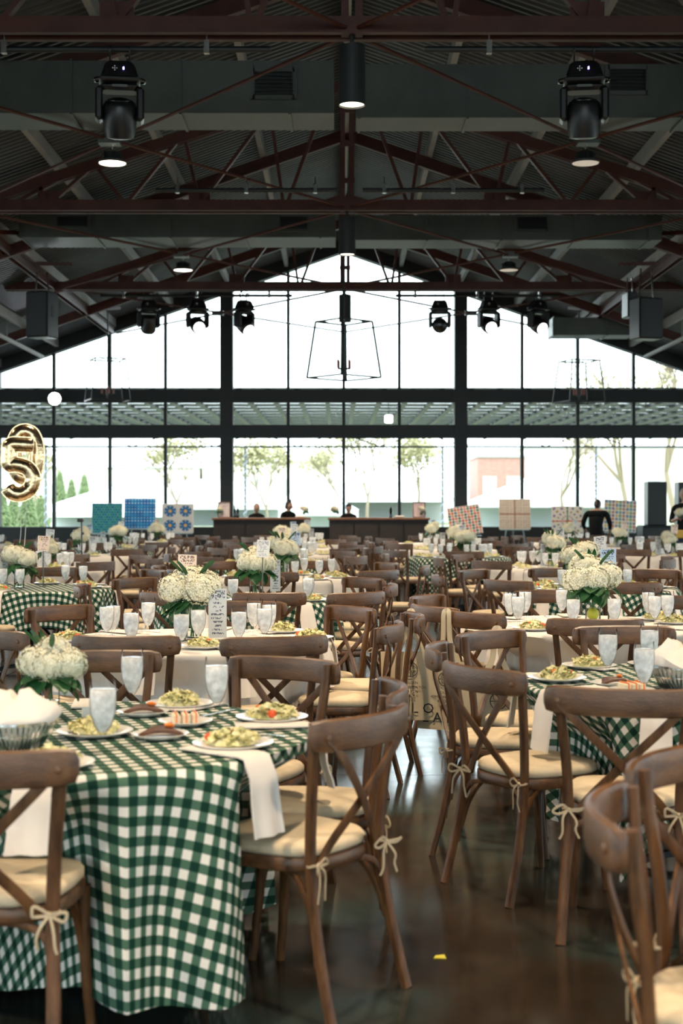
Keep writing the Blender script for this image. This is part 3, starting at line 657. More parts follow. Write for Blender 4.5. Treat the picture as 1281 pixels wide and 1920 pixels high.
def card_pick(seed, paper, ink, ang):
    c = printed_card(.105, .14, menu_fn(seed, paper, ink, .70), 18, 24).mesh('card', PRINT, False)
    st = MB().lathe([(.035,0), (.035,.006), (.006,.010), (.004,.36), (.004,.38)], 10).mesh('card_holder', GALV)
    return Node('table_card_holder', st, [Node('card', c, loc=(0,-.006,.33), rot=(0,ang,0))])
CARDS = [card_pick(1, (.80,.79,.78), (.35,.36,.42), .08), card_pick(2, (.50,.62,.78), (.03,.05,.10), -.05), card_pick(3, (.82,.66,.56), (.25,.16,.12), .04), card_pick(5, (.72,.71,.73), (.12,.12,.16), -.12)]
# bread basket: wire bowl, linen and rolls
def basket():
    w = MB(); 
    for z, r_ in ((.004,.085), (.055,.125), (.095,.145), (.10,.145)): w.sweep([(r_*math.cos(a), r_*math.sin(a), z) for a in [2*PI*i/28 for i in range(28)]], .006, .006, (0,0,1), 5, closed=True)
    ribs = MB()
    for i in range(44): a = 2*PI*i/44; ribs.tube([(.085*math.cos(a), .085*math.sin(a), .004), (.125*math.cos(a), .125*math.sin(a), .055), (.145*math.cos(a), .145*math.sin(a), .097)], .0028, 4)
    ln = MB(); n = 36; vs_ = []; fs = []; rings = [(.08,.008), (.118,.05), (.137,.09), (.150,.115), (.135,.135), (.10,.15), (.06,.185), (.02,.175)]
    r = random.Random(3); ph = [r.uniform(0,6) for _ in rings]
    for j, (q, z) in enumerate(rings):
        for i in range(n): a = 2*PI*i/n; k = 1+(.07*math.sin(3*a+j)+.05*math.sin(7*a+2*j))*(j > 2); vs_.append((q*k*math.cos(a), q*k*math.sin(a), z+(.018*math.sin(2*a+.5*j)+.012*math.sin(5*a+j))*(j > 2)))
    for j in range(len(rings)-1):
        for i in range(n): i2 = (i+1) % n; fs.append((j*n+i, j*n+i2, j*n+n+i2, j*n+n+i))
    fs += [tuple(range(n-1,-1,-1)), tuple(range((len(rings)-1)*n, len(rings)*n))]; ln.add(vs_, fs)
    ks = [Node('rib_wire', ribs.mesh('rib_wire', CHROME)), Node('linen_liner', ln.mesh('linen_liner', LINEN, True, 80))]
    return Node('bread_basket', w.mesh('bread_basket', CHROME), ks)
BASK = basket()
votive = Node('votive_glass', MB().lathe([(.034,0), (.038,.075), (.036,.075), (.032,.006), (.002,.006)], 16).mesh('votive', GLASS), [Node('lemon_wax', MB().lathe([(.031,.007), (.034,.05), (.002,.05)], 14).mesh('wax', LEMON))])

# ---------------------------------------------------------------- tables
R = .762
tt = MB().lathe([(R-.03,.715), (R-.012,.72), (R-.012,.742), (R-.03,.747)], 40).mesh('tabletop', BARWOOD)
tcol = MB().lathe([(.06,.02), (.045,.08), (.045,.66), (.09,.715)], 14).mesh('pedestal', BLACK); tfoot = MB().sweep(cat([(0,0,.05), (.18,0,.045), (.31,0,.012)], 3), .05, .035, (0,0,1), 6).mesh('foot', BLACK)
TAB = Node('banquet_table', None, [Node('tabletop', tt), Node('pedestal', tcol)] + [Node('foot', tfoot, rot=(0,0,a)) for a in (0, PI/2, PI, PI*1.5)])
def cloth(cx, cy_, rot, side, seed, chairs, m, N, K):
    r = random.Random(seed); ph = r.uniform(0, 6); ph2 = r.uniform(0, 6); nf = r.choice((11, 12, 13))
    flat = [.001, .2, .4, .55, .66, .72, .745]; mb = MB(); uv = []; vs_ = []
    def hem(a):
        if seed == 0: return R+.70+.03*math.sin(2*a+1)
        t = (a-rot) % (PI/2); t = min(t, PI/2-t); return min(side/2/math.cos(t), side/2*1.36)
    for q in flat:
        for i in range(N): a = 2*PI*i/N; vs_.append((q*math.cos(a), q*math.sin(a), TZ)); uv.append((q*math.cos(a-rot), q*math.sin(a-rot)))
    for j in range(K+1):
        for i in range(N):
            a = 2*PI*i/N; D = hem(a)-R; s = D*j/K
            corner = .62+.3*math.sin(3*a+.5) if seed == 0 else max(0, (hem(a)/(side/2)-1)/.36)
            amp = (.026+.050*corner)*min(1, s/.42)
            fold = amp*(math.sin(nf*a+ph+.7*math.sin(3*a+ph2))+.35*math.sin(2*nf*a+ph2))
            q = R+.006+.012*min(1, s/.03)+.045*s+fold
            z = TZ-.004-max(0, s-.006)*.985
            if j == 0: z = TZ-.002; q = R+.002
            rest = max(0, .014-z); z = max(z, .014+.006*math.sin(9*a)*(z < .014)); q += rest*.6
            X, Y = cx+q*math.cos(a), cy_+q*math.sin(a)
            for hx, hy, hr in chairs:
                dx, dy = X-hx, Y-hy; lx = dx*math.cos(hr)+dy*math.sin(hr); ly = -dx*math.sin(hr)+dy*math.cos(hr)
                wt = min(1, max(0, (.33-abs(lx))/.08))*min(1, max(0, (.735-z)/.16))
                if wt > 0 and ly < .25:
                    qt = q
                    while qt > .46:                       # tuck the drape in behind the front of the seat
                        X2, Y2 = cx+qt*math.cos(a)-hx, cy_+qt*math.sin(a)-hy
                        if -X2*math.sin(hr)+Y2*math.cos(hr) >= .25: break
                        qt -= .012
                    q += (qt-q)*wt
            vs_.append((q*math.cos(a), q*math.sin(a), z)); rho = R+s; uv.append((rho*math.cos(a-rot), rho*math.sin(a-rot)))
    fs = []; rows = len(flat)+K+1
    for j in range(rows-1):
        for i in range(N): i2 = (i+1) % N; fs.append((j*N+i, j*N+i2, j*N+N+i2, j*N+N+i))
    fs.append(tuple(range(N-1, -1, -1))[::-1]); mb.add(vs_, fs); mb.uv = uv; return mb.mesh('tablecloth', m, True, 85)
ORD = ['first', 'second', 'third', 'fourth', 'fifth', 'sixth', 'seventh', 'eighth', 'ninth', 'tenth', 'eleventh', 'twelfth', 'thirteenth']
def dirw(a):
    a = math.degrees(a) % 360
    return ['right', 'back-right', 'back', 'back-left', 'left', 'front-left', 'front', 'front-right'][int((a+22.5)//45) % 8]
def chair_at(X, Y, face, label, group, lod, v):
    dx, dy = math.cos(face), math.sin(face); ox, oy = X+.25*dx, Y+.25*dy       # X, Y: where the rail is
    put(CHLO if lod else CH[v % 3], (ox, oy, 0), face-PI/2, label, 'chair', group)
    return (ox, oy, face-PI/2)
# each table: centre, cloth, phrase, chairs [(rail x, rail y, facing deg)] or None for a ring of eight
TABLES = [
 (-.856, 4.66, 'g', 'nearest left gingham table', [(.06,4.29,146), (.15,4.93,182), (-.23,5.75,240), (-1.02,6.02,277), (-.93,3.64,88)], .36),
 (1.60, 2.88, 'g', 'table cut off at lower right', [(.87,3.55,-44), (.60,2.97,-12)], .2),
 (1.54, 5.98, 'g', 'nearest right gingham table', [(.565,5.52,31), (.47,6.32,-8), (.755,7.0,-46), (1.46,7.27,-88), (.97,4.86,76)], .10),
 (-.82, 7.90, 'w', 'second table left of aisle', [(-.31,6.78,108), (-1.02,6.82,84), (.25,7.52,168), (.40,8.15,184), (.06,8.72,216), (-1.72,8.78,-42), (-1.70,7.18,42), (-.6,9.2,262)], .3),
 (1.56, 8.95, 'w', 'second table right of aisle', [(.80,8.33,36), (1.41,7.84,84), (.60,8.85,30), (.62,9.85,-30), (1.54,10.4,-92), (2.35,9.7,215), (2.35,8.3,150)], .6),
 (-.72, 11.4, 'g', 'third table left of aisle', [(.12,10.25,128), (.38,11.3,176), (-.5,10.2,95), (-1.2,10.25,68), (-2.0,11.2,5), (-1.75,12.25,-40), (-.75,12.6,-90), (.2,12.3,222)], .2),
 (2.30, 12.9, 'g', 'third table right of aisle', None, .7),
 (-2.83, 13.0, 'g', 'nearest table at the left edge', None, .35),
 (-.55, 14.8, 'w', 'fourth table left of aisle', None, .1),
 (-3.55, 16.9, 'w', 'second table in the left column', None, .5),
 (2.60, 17.2, 'w', 'fourth table right of aisle', None, .0),
 (-.85, 18.4, 'g', 'fifth table left of aisle', None, .3),
 (-3.95, 21.6, 'w', 'third table in the left column', None, .4),
 (-.80, 21.9, 'w', 'sixth table left of aisle', None, .6),
 (1.75, 20.9, 'g', 'fifth table right of aisle', None, .2),
 (5.00, 21.6, 'w', 'first table in the right column', None, .1),
 (-.92, 25.4, 'w', 'seventh table left of aisle', None, .8),
 (-4.05, 25.6, 'g', 'fourth table in the left column', None, .3),
 (1.95, 24.5, 'w', 'sixth table right of aisle', None, .5),
 (5.05, 25.6, 'w', 'second table in the right column', None, .6),
 (-6.9, 27.4, 'w', 'outermost table on the far left', None, .2),
 (7.5, 28.6, 'w', 'outermost table on the far right', None, .3),
 (-.75, 29.2, 'w', 'last table left of aisle', None, .4),
 (-3.9, 29.6, 'w', 'last table in the left column', None, .5),
 (1.80, 28.6, 'w', 'last table right of aisle', None, .6),
 (4.80, 29.4, 'w', 'last table in the right column', None, .7),
]
GL = {  # water goblets by pixel (x, y of the rim) on the near tables
 0: [(193,1276), (248,1219), (391,1236)], 2: [(1140,1180), (1218,1172), (1203,1203)],
 3: [(200,1130), (212,1128), (246,1141), (278,1122), (340,1143), (372,1135), (448,1139), (476,1123), (505,1126), (496,1133)],
 4: [(957,1106), (985,1103), (972,1112), (1054,1100), (1075,1116), (1152,1115), (1216,1104), (1228,1111), (1252,1109)],
 5: [(600,1080), (583,1079), (574,1084), (452,1092), (437,1080), (512,1090)], 6: [(1022,1066), (1054,1063), (1177,1063), (1205,1068), (1233,1069), (1066,1055)]}
FL = {0: (95,1346,2,.8), 2: None, 3: (362,1200,0,1.0), 4: (1112,1168,1,1.06), 5: (478,1118,2,1.0)}
SALADS = {0: [(510,1352), (437,1402), (150,1392), (355,1322), (95,1440)], 2: [(1045,1277), (1105,1253), (1228,1250)],
 3: [(130,1203), (255,1170), (545,1186), (395,1214), (590,1200)], 4: [(1000,1182), (1040,1150), (1215,1165), (1265,1170)], 5: [(610,1137), (585,1128), (455,1128)]}
ALLCH = []
def uq(fmt, d, ph):
    n = 1
    while (fmt % (d if n == 1 else ORD[n-1]+' '+d, ph)) in used_labels: n += 1
    return fmt % (d if n == 1 else ORD[n-1]+' '+d, ph)
for ti, (cx, cyy, kind, phrase, chairs, rot) in enumerate(TABLES):
    far = cyy > 20; mid = cyy > 15; rnd = random.Random(100+ti)
    put(TAB, (cx, cyy, 0), rot, 'round banquet table under its %s cloth, the %s' % ('gingham' if kind == 'g' else 'white', phrase), 'table', 'round banquet tables')
    foot = []
    if chairs is None:
        chairs = []; off = rnd.uniform(-8, 8)
        for k in range(8):
            a = math.radians(45*k+off+rnd.uniform(-6, 6)); rr = 1.30+rnd.uniform(0, .12)
            ox_, oy_ = cx+(rr-.25)*math.cos(a), cyy+(rr-.25)*math.sin(a)
            if any((ox_-p_)**2+(oy_-q_)**2 < .46 for p_, q_, _ in ALLCH): continue
            chairs.append((cx+rr*math.cos(a), cyy+rr*math.sin(a), math.degrees(a)+180+rnd.uniform(-9, 9)))
    names = set()
    for k, (X, Y, f) in enumerate(chairs):
        if not seen(X, Y, 240): continue
        d_ = dirw(math.atan2(Y-cyy, X-cx)); q = d_; n_ = 1
        while q in names: n_ += 1; q = '%s %s' % (ORD[n_-1], d_)
        names.add(q)
        foot.append(chair_at(X, Y, math.radians(f), 'wooden cross-back chair, %s side of %s' % (q, phrase), 'cross-back chairs around the tables', mid, k))
    ALLCH += foot
    c_ = link('tablecloth', cloth(cx, cyy, rot, 2.62 if ti == 0 else 2.14 if kind == 'g' else 2.2, ti, foot, GING if kind == 'g' else WHITECLOTH, 72 if far else 180 if cyy < 9 else 120, 7 if far else 18), None, (cx, cyy, 0))
    tag(c_, '%s cloth draped over the %s' % ('green and white gingham' if kind == 'g' else 'plain white', phrase.replace('gingham ', '')), 'tablecloth', 'tablecloths')
    if ti == 1: continue
    # napkins over the rim in front of every chair
    for k, (X, Y, f) in enumerate(chairs):
        if not seen(X, Y, 240) or far: continue
        a = math.atan2(Y-cyy, X-cx)+{(0, 4): .10, (0, 0): -.28, (0, 1): -.10}.get((ti, k), 0)
        put(NAPK[(k+ti) % 3], (cx+(R+.005)*math.cos(a), cyy+(R+.005)*math.sin(a), TZ+.002), a-PI/2, uq('blush napkin over the %s rim of %s', dirw(a), phrase), 'napkin', 'folded napkins over the table rims')
    spots = []
    def free(x, y, r_):
        if any((x-a)**2+(y-b)**2 < (r_+c)**2 for a, b, c in spots) or (x-cx)**2+(y-cyy)**2 > (R-r_*.75)**2: return False
        spots.append((x, y, r_)); return True
    def settle(x, y, r_, tries=60):                   # nearest clear place on the table top
        for t in range(tries):
            a = t*2.4; q = .02*math.sqrt(t)*1.2
            if free(x+q*math.cos(a), y+q*math.sin(a), r_): return (x+q*math.cos(a), y+q*math.sin(a))
        return None
    # centre piece
    fl_ = FL.get(ti, (None,))
    if fl_ is not None:
        if fl_[0] is not None: fx, fy = T(fl_[0], fl_[1]); v, s_ = fl_[2], fl_[3]
        else: fx, fy, v, s_ = cx+rnd.uniform(-.12,.12), cyy+rnd.uniform(-.12,.12), rnd.randrange(3), rnd.uniform(.9, 1.1)
        spots.append((fx, fy, .06*s_)); put((FLLO if far else FLW)[v], (fx, fy, TZ), rnd.uniform(-.4,.4) if ti in FL else rnd.uniform(0,6), 'white hydrangeas with green leaves in glass vase on %s' % phrase, 'flowers', 'hydrangea centrepieces', s_*(.86 if ti == 0 else 1))
    if ti not in (0, 2):
        p = settle(cx+(.10 if ti != 3 else -.04), cyy+.12, .04)
        if p: put(CARDS[(ti*3+(ti == 4)*0+1) % 4 if ti != 4 else 1], (p[0], p[1], TZ), rnd.uniform(-.25,.25), 'small printed table card on a stick on %s' % phrase, 'table card', 'printed table cards')
    m_ = {0: (172,1352,.95), 3: (408,1203,.12), 4: (1160,1150,.9), 5: (520,1112,.6)}.get(ti)
    if m_: mx_, my_ = T(m_[0], m_[1]); p = settle(mx_, my_, .055); rz_ = m_[2]
    else: p = settle(cx+rnd.uniform(-.25,.25), cyy+rnd.uniform(-.2,.2), .055); rz_ = rnd.uniform(-1.2, 1.2)
    if p and ti != 2: put(MCLEAR if ti == 0 else MENU[ti % 2], (p[0], p[1], TZ), rz_, 'upright clear acrylic menu stand on %s' % phrase, 'menu stand', 'acrylic menu stands')
    if ti in (0, 2):
        bx, by = T(30, 1402) if ti == 0 else T(1282, 1292); spots.append((bx, by, .15))
        put(BASK, (bx, by, TZ), .4, 'wire bread basket lined with white napkin on %s' % phrase, 'basket', 'bread baskets', .88 if ti == 0 else 1)
    if ti == 0:
        for (x, y), nd, lb, ct in (((300,1385), MEATP, 'white plate of dark meat strips, nearer of two on %s', 'plate'), ((268,1342), MEATP, 'white plate of dark meat strips, farther of two on %s', 'plate'), ((348,1360), CAKEP, 'white plate of cream cake slices with orange drizzle on %s', 'plate')):
            p = settle(*T(x, y), .085); put(nd, (p[0], p[1], TZ), .2, lb % phrase, ct)
        p = settle(*T(20, 1352), .035)
        if p: put(votive, (p[0], p[1], TZ), 0, 'small glass with yellow wax behind the basket on %s' % phrase, 'candle')
    if ti == 2:
        for (x, y), nd, lb in (((1185,1300), CAKEP, 'white plate of cream cake slices with orange stripes on %s'), ((1150,1287), MEATP, 'white plate of dark meat strips on %s')):
            p = settle(*T(x, y), .085); put(nd, (p[0], p[1], TZ), .3, lb % phrase, 'plate')
    # goblets
    gl = []
    if ti in GL:
        for x, yr in GL[ti]: d = F*(EYE-TZ-.214)/(yr-HY); gl.append((wx(x, d), d))
    else:
        for X, Y, f in chairs:
            a = math.atan2(Y-cyy, X-cx)+rnd.uniform(.1,.45); q = rnd.uniform(.34,.5); gl.append((cx+q*math.cos(a), cyy+q*math.sin(a)))
            if mid and rnd.random() < .3: a += .28; gl.append((cx+q*math.cos(a), cyy+q*math.sin(a)))
    gl = [p for p in (settle(x, y, .037, 30) for x, y in gl) if p and seen(*p, 5)]
    gl.sort(key=lambda p: px(*p))
    for k, p in enumerate(gl): put(GOBLO if mid else GOB, (p[0], p[1], TZ), k, 'clear goblet of ice water, %s from left on %s' % (ORD[k], phrase), 'glass', 'water goblets on the tables')
    # salads
    sl = [T(x, y) for x, y in SALADS[ti]] if ti in SALADS else [(cx+.56*math.cos(a), cyy+.56*math.sin(a)) for a in (math.atan2(Y-cyy, X-cx)-.12 for X, Y, f in chairs)]
    sl = [p for p in (settle(x, y, .12, 40) for x, y in sl) if p and seen(*p, 10)]; sl.sort(key=lambda p: px(*p))
    for k, p in enumerate(sl): put(PSLO if mid else PS[(k+ti) % 3], (p[0], p[1], TZ), k*1.3, 'white plate of leafy salad, %s from left on %s' % (ORD[k], phrase), 'plate', 'salad plates on the tables')
    # forks and knives at the near tables
    if cyy < 10:
        n_ = 0
        for X, Y, f in chairs:
            if not seen(X, Y, 30): continue
            a = math.atan2(Y-cyy, X-cx)
            for da, nd in ((.27, FORK), (-.27, KNIFE)):
                x, y = cx+.60*math.cos(a+da), cyy+.60*math.sin(a+da)
                if free(x, y, .03): n_ += 1; put(nd, (x, y, TZ+.001), a+PI/2, uq('steel '+nd.name+' beside the plate at the %s of %s', dirw(a), phrase), nd.name, 'cutlery on the near tables')
# ---------------------------------------------------------------- tote bags
def text_mesh(s, size, align='CENTER', extrude=.0006):
    c = bpy.data.curves.new('lettering', 'FONT'); c.body = s; c.size = size; c.align_x = align; c.extrude = extrude; c.resolution_u = 2
    o = bpy.data.objects.new('lettering', c); col.objects.link(o); dg = bpy.context.evaluated_depsgraph_get(); dg.update()
    me = bpy.data.meshes.new_from_object(o.evaluated_get(dg)); bpy.data.objects.remove(o); bpy.data.curves.remove(c)
    me.materials.clear(); me.materials.append(INK); return me
def tote(loc, rz, label, straps_up, lines, big, w=.36, h=.40):
    r = random.Random(hash(label) % 1000 if False else len(label)); mb = MB(); nx, nz = 12, 8; vs_ = []; fs = []
    for sd in (-1, 1):
        for k in range(nz+1):
            for i in range(nx+1):
                u, v = i/nx, k/nz; th = .03*math.sin(PI*u)**.6*(1-.45*v)+.004*math.sin(7*u+3*v)*math.sin(PI*u); vs_.append(((u-.5)*w*(1-.03*math.sin(PI*v)), sd*th, v*h-h))
    st = (nx+1)*(nz+1)
    for sd in (0, 1):
        for k in range(nz):
            for i in range(nx): a = sd*st+k*(nx+1)+i; q = (a, a+1, a+nx+2, a+nx+1); fs.append(q if sd == 0 else q[::-1])
    for i in range(nx): fs.append((i, st+i, st+i+1, i+1))
    root = link('tote_bag', mb.add(vs_, fs).mesh('tote_bag', CANVAS, True, 80), None, loc, rz); tag(root, label, 'bag', 'printed tote bags on the chairs')
    for y in (-.012, .012):
        link('strap', MB().sweep(cat([(-.085,y,-.06), (-.06,y,.03), (-.022,y*.8,.12), (-.016,y*.8,straps_up-.02), (0,0,straps_up), (.016,y*.8,straps_up-.02), (.022,y*.8,.12), (.06,y,.03), (.085,y,-.06)], 5), .026, .004, (0,1,0), 4).mesh('strap', CANVAS), root)
    def put_text(s, size, z, ext=.001):
        o = link('lettering', text_mesh(s, size), root, (0, -.0385, z)); o.rotation_euler = (PI/2, 0, 0); return o
    e = MB(); e.sweep([(.042*math.cos(a), 0, .042*math.sin(a)) for a in [2*PI*i/24 for i in range(24)]], .004, .004, (0,1,0), 4, closed=True)
    e.box(-.002,.002,-.001,.001,-.04,.04).box(-.04,.0,-.001,.001,-.002,.002)
    link('round_emblem', e.mesh('round_emblem', INK, False), root, (0, -.031, -.10))
    for s, X, Z in (('L', -.022, .008), ('E', .018, .008), ('S', -.018, -.026), ('S', .006, -.026), ('P', .024, -.026)):
        o = link('lettering', text_mesh(s, .03), root, (X, -.034, -.10+Z)); o.rotation_euler = (PI/2, 0, 0)
    for k, s in enumerate(lines): put_text(s, .022, -.185-.026*k)
    if big: put_text(big, .085, -.355)
    return root
tote((.425, 8.42, .64), -.12, 'cream canvas tote bag left of the LALO bag, partly hidden by chairs', .245, ['GOLDEN', 'HOMES WITH YOU', 'KITCHEN', 'MADE'], 'L A L O')
tote((.635, 8.40, .585), -.30, 'cream canvas tote bag lettered LALO hanging in the middle of the aisle', .30, ['GOLDEN', 'HOMES WITH YOU', 'KITCHEN', 'MADE'], 'L A L O')
tote((.80, 7.20, .62), .1, 'pale canvas tote bag behind the chairs at the nearest right gingham table', .265, ['THE', 'cafe.com', 'delicious'], '')
tissue = MB(); rr_ = random.Random(2)
for i in range(14):
    a = rr_.uniform(0, 6); tissue.add([(0,0,0), (.03*math.cos(a), .03*math.sin(a), .05), (.05*math.cos(a+.5), .03*math.sin(a+.5), .045), (.02*math.cos(a+.7), .02*math.sin(a+.7), .01)], [(0,1,2,3)])
tag(link('gift_tissue', tissue.mesh('gift_tissue', LEAF), None, (.58, 8.39, .575)), 'dark green tissue peeking from the aisle tote bag', 'tissue paper')

# ---------------------------------------------------------------- bars with their things
bar_mat = mat('dark_bar_front', (.020,.014,.012), .6, var=(.035,.024,.02), vscale=3)
def bar_counter(x0, x1, label, d=34.2):
    X0, X1 = wx(x0, d), wx(x1, d); c = (X0+X1)/2; h = (X1-X0)/2
    r = link('bar_counter', MB().box(-h+.03, h-.03, -.05, .5, 0, 1.18).mesh('bar_body', bar_mat, False), None, (c, d, 0)); tag(r, label, 'bar')
    link('bar_top', MB().rbox(-h, h, -.12, .56, 1.18, 1.235, .012).mesh('bar_top', BARWOOD, False), r)
    n = max(3, int(h*2/.6)); pw = (2*h-.06)/n
    for k in range(n): link('front_panel', MB().rbox(-h+.03+k*pw+.02, -h+.03+(k+1)*pw-.02, -.075, -.05, .12, 1.14, .01).mesh('front_panel', bar_mat, False), r)
    link('kick_plate', MB().box(-h+.03, h-.03, -.07, -.05, 0, .10).mesh('kick_plate', BLACK, False), r)
bar_counter(398, 583, 'left dark bar counter with reddish wood top before the windows'); bar_counter(615, 806, 'right dark bar counter with reddish wood top before the windows')
for x, lb, v in ((403, 'at the left end of the left bar', 2), (580, 'at the right end of the left bar', 0), (618, 'at the left end of the right bar', 2), (800, 'at the right end of the right bar', 0)):
    X = wx(x, 34.2); X += .12 if x in (403, 618) else -.12
    put(FLLO[v], (X, 34.35, 1.235), x, 'small white flowers in a glass vase %s' % lb, 'flowers', 'bar flowers', .72)
def frame(x, lb, tint):
    c = printed_card(.26, .34, menu_fn(int(x), tint, (.55,.35,.33), .8), 12, 24).mesh('sheet', PRINT, False); f = MB()
    for a in ((-.15,-.13,0,.38), (.13,.15,0,.38), (-.13,.13,0,.02), (-.13,.13,.36,.38)): f.box(a[0], a[1], -.012, .012, a[2], a[3])
    f.bar((0,.01,.3), (0,.14,.005), .03, .01)
    put(Node('sign_frame', f.mesh('sign_frame', BARWOOD, False), [Node('sheet', c, loc=(0,0,.02))]), (wx(x, 34.25), 34.28, 1.237), 0, lb, 'sign')
frame(420, 'framed pale sign standing on the left bar', (.78,.70,.68)); frame(786, 'framed pink sign standing on the right bar', (.80,.62,.60))
btl = MB().lathe([(.035,0), (.037,.01), (.037,.17), (.015,.22), (.013,.29), (.015,.29), (.015,.30), (.002,.30)], 14).mesh('bottle', mat('dark_bottle', (.012,.025,.02), .12))
for k, (x, lb) in enumerate(((440, 'leftmost of the two dark bottles on the left bar'), (446, 'right one of the two dark bottles on the left bar'))):
    tag(link('bottle', btl, None, (wx(x, 34.3), 34.3, 1.235)), lb, 'bottle', 'bottles on the bars')
tag(link('cocktail_shaker', MB().lathe([(.035,0), (.045,.16), (.042,.165), (.03,.24), (.018,.245), (.016,.28), (.002,.285)], 16).mesh('cocktail_shaker', BLACKG), None, (wx(733,34.3), 34.3, 1.235)), 'tall black cocktail shaker on the right bar', 'shaker')
for x, lb in ((563, 'folded white bar towel on the left bar'), (749, 'folded pink bar towel on the right bar')):
    tag(link('bar_towel', MB().rbox(-.12,.12,-.09,.09,0,.05,.02).mesh('bar_towel', LINEN), None, (wx(x,34.3), 34.3, 1.235)), lb, 'towel')

# ---------------------------------------------------------------- quilts on easels
def hx(s): 
    c = [int(s[i:i+2], 16)/255 for i in (0, 2, 4)]; return tuple(v/12.92 if v <= .04045 else ((v+.055)/1.055)**2.4 for v in c)
def q1(u, v):
    k = int(v*12); a = (u*11+(k % 2)*.5) % 1; b = (v*12) % 1
    if (a-.5)**2+(b-.5)**2 < .13: return hx(['1c4f9c','1b3f86','2a6fa8','17655f'][(int(u*11)*5+k*3) % 4])
    return hx(['3f9f96','4fae8f','3a8f9e'][(int(u*11)+k) % 3])
def q2(u, v):
    a, b = (u*10) % 1, (v*10) % 1
    if abs(a-.5) < .2 and abs(b-.5) < .2: return hx(['b8dcf0','7fc0e6','e8f4fa'][(int(u*10)*3+int(v*10)*7) % 3])
    return hx(['1478bc','0f69b0','1a86c4'][(int(u*5)+int(v*5)) % 3])
def q3(u, v):
    a, b = (u*2) % 1-.5, (v*2) % 1-.5; r_ = math.hypot(a, b); t = math.atan2(b, a)
    if r_ < .1: return hx('d8a860')
    if r_ < .40: return hx('2f6ea0') if math.sin(t*8) > .2 or .17 < r_ < .22 else (hx('e6e6e2') if r_ > .26 and math.cos(t*8) > .7 else hx('1f4f80'))
    return hx('c9c7c2')
def q4(u, v):
    s, t = int((u+v)*10), int((u-v)*10+20)
    if s % 2 == t % 2: return hx(['e0683c','d2503a','2f7f74','e79a7a','315f70'][(s*3+t) % 5])
    return hx('efe2d4')
def q5(u, v):
    if abs(u-.5) < .015 or abs(v-.5) < .015: return hx('9a6a5c')
    a, b = (u*12) % 1, (v*12) % 1
    if .25 < math.hypot(a-.5, b-.5) < .4: return hx(['8b7466','7b675c','b07a66'][(int(u*12)+int(v*12)*2) % 3])
    return hx('d9cbb9')
def q6(u, v):
    a, b = u-.5, v-.5; r_ = math.hypot(a, b); t = math.atan2(b, a)
    if min(abs(a), abs(b)) < .025: return hx('d95a3a') if abs(b) < .025 else hx('2f6b4a')
    if math.cos(16*t) > .3 and math.sin(r_*44) > .1: return hx(['5c7f9c','d08a6a','6a9a84','8f6f98'][(int(r_*14)+int((t+4)*5)) % 4])
    return hx('e8dfd0')
def q7(u, v):
    a, b = (u*9) % 1-.5, (v*9) % 1-.5
    if abs(a)+abs(b)*.5 < .42 and abs(b) < .4: return hx(['6d8cae','c97f6c','8aa67a','d9b67a','8f7a9c','6f9c98'][(int(u*9)*5+int(v*9)*3) % 6])
    return hx('ebe2cf')
def easel(x0, x1, y0, y1, d, fn, label, lean=0.0):
    w = (x1-x0)*d/F; h = (y1-y0)*d/F; z0 = wz(y1, d); X = wx((x0+x1)/2, d); mb = printed_card(w, h, fn, 60, 60)
    r = link('easel', None, None, (X, d, 0)); tag(r, 'display easel under the %s' % label, 'easel', 'display easels')
    for s in (-1, 1): link('leg', MB().bar((s*.36, -.05, 0), (s*.10, .16, z0+h*.8), .03, .03, (0,1,0)).mesh('leg', EASELW, False), r)
    link('leg', MB().bar((0, .62, 0), (0, .17, z0+h*.75), .03, .03, (1,0,0)).mesh('leg', EASELW, False), r); link('ledge', MB().box(-.34, .34, -.03, .10, z0-.03, z0-.004).mesh('ledge', EASELW, False), r)
    f = MB(); f.box(-w/2-.008, w/2+.008, .006, .022, -.008, h+.008)
    q = link('quilt_board', f.mesh('quilt_board', PAPER, False), None, (X, d, z0+.005)); q.rotation_euler = (-.12, lean, 0); link('quilt_print', mb.mesh('quilt_print', PRINT, False), q); tag(q, label, 'quilt', 'quilt boards on easels')
easel(172, 228, 944, 1000, 33.2, q1, 'teal and blue dotted quilt board, leftmost'); easel(233, 291, 935, 991, 33.6, q2, 'bright blue quilt board with pale dot grid'); easel(304, 362, 945, 999, 33.2, q3, 'white quilt board with four blue rosettes')
easel(846, 906, 949, 1003, 33.0, q4, 'orange and green diagonal check quilt board', -.14); easel(937, 995, 936, 992, 33.4, q5, 'beige quilt board with brown centre cross'); easel(1036, 1094, 950, 1005, 33.0, q6, 'quilt board with radiating coloured diamonds'); easel(1132, 1192, 938, 997, 33.2, q7, 'quilt board with rows of coloured hexagons, rightmost', .06)

# ---------------------------------------------------------------- loudspeakers
def pa(x0, x1, y0, y1, d, label):
    X0, X1 = wx(x0, d), wx(x1, d); h = (X1-X0)/2; c = (X0+X1)/2; zt, zb = wz(y0, d), wz(y1, d)
    r = link('loudspeaker', MB().rbox(-h, h, 0, .45, zb, zt, .015).mesh('cabinet', BLACKP, False), None, (c, d, 0)); tag(r, label, 'loudspeaker', 'tall black loudspeakers at far right')
    link('grille', MB().box(-h+.02, h-.02, -.012, 0, zb+.03, zt-.03).mesh('grille', BLACK, False), r)
    s = link('speaker_plinth', MB().rbox(-h*1.6, h*1.6, -.1, .6, 0, zb-.002, .02).mesh('plinth', BLACK, False), None, (c, d, 0)); tag(s, 'black plinth under the %s' % label.replace('tall black ', ''), 'plinth')
    link('plinth_trim', MB().box(-h*1.6, h*1.6, -.11, -.1, zb-.06, zb-.03).mesh('trim', BLACKG, False), s)
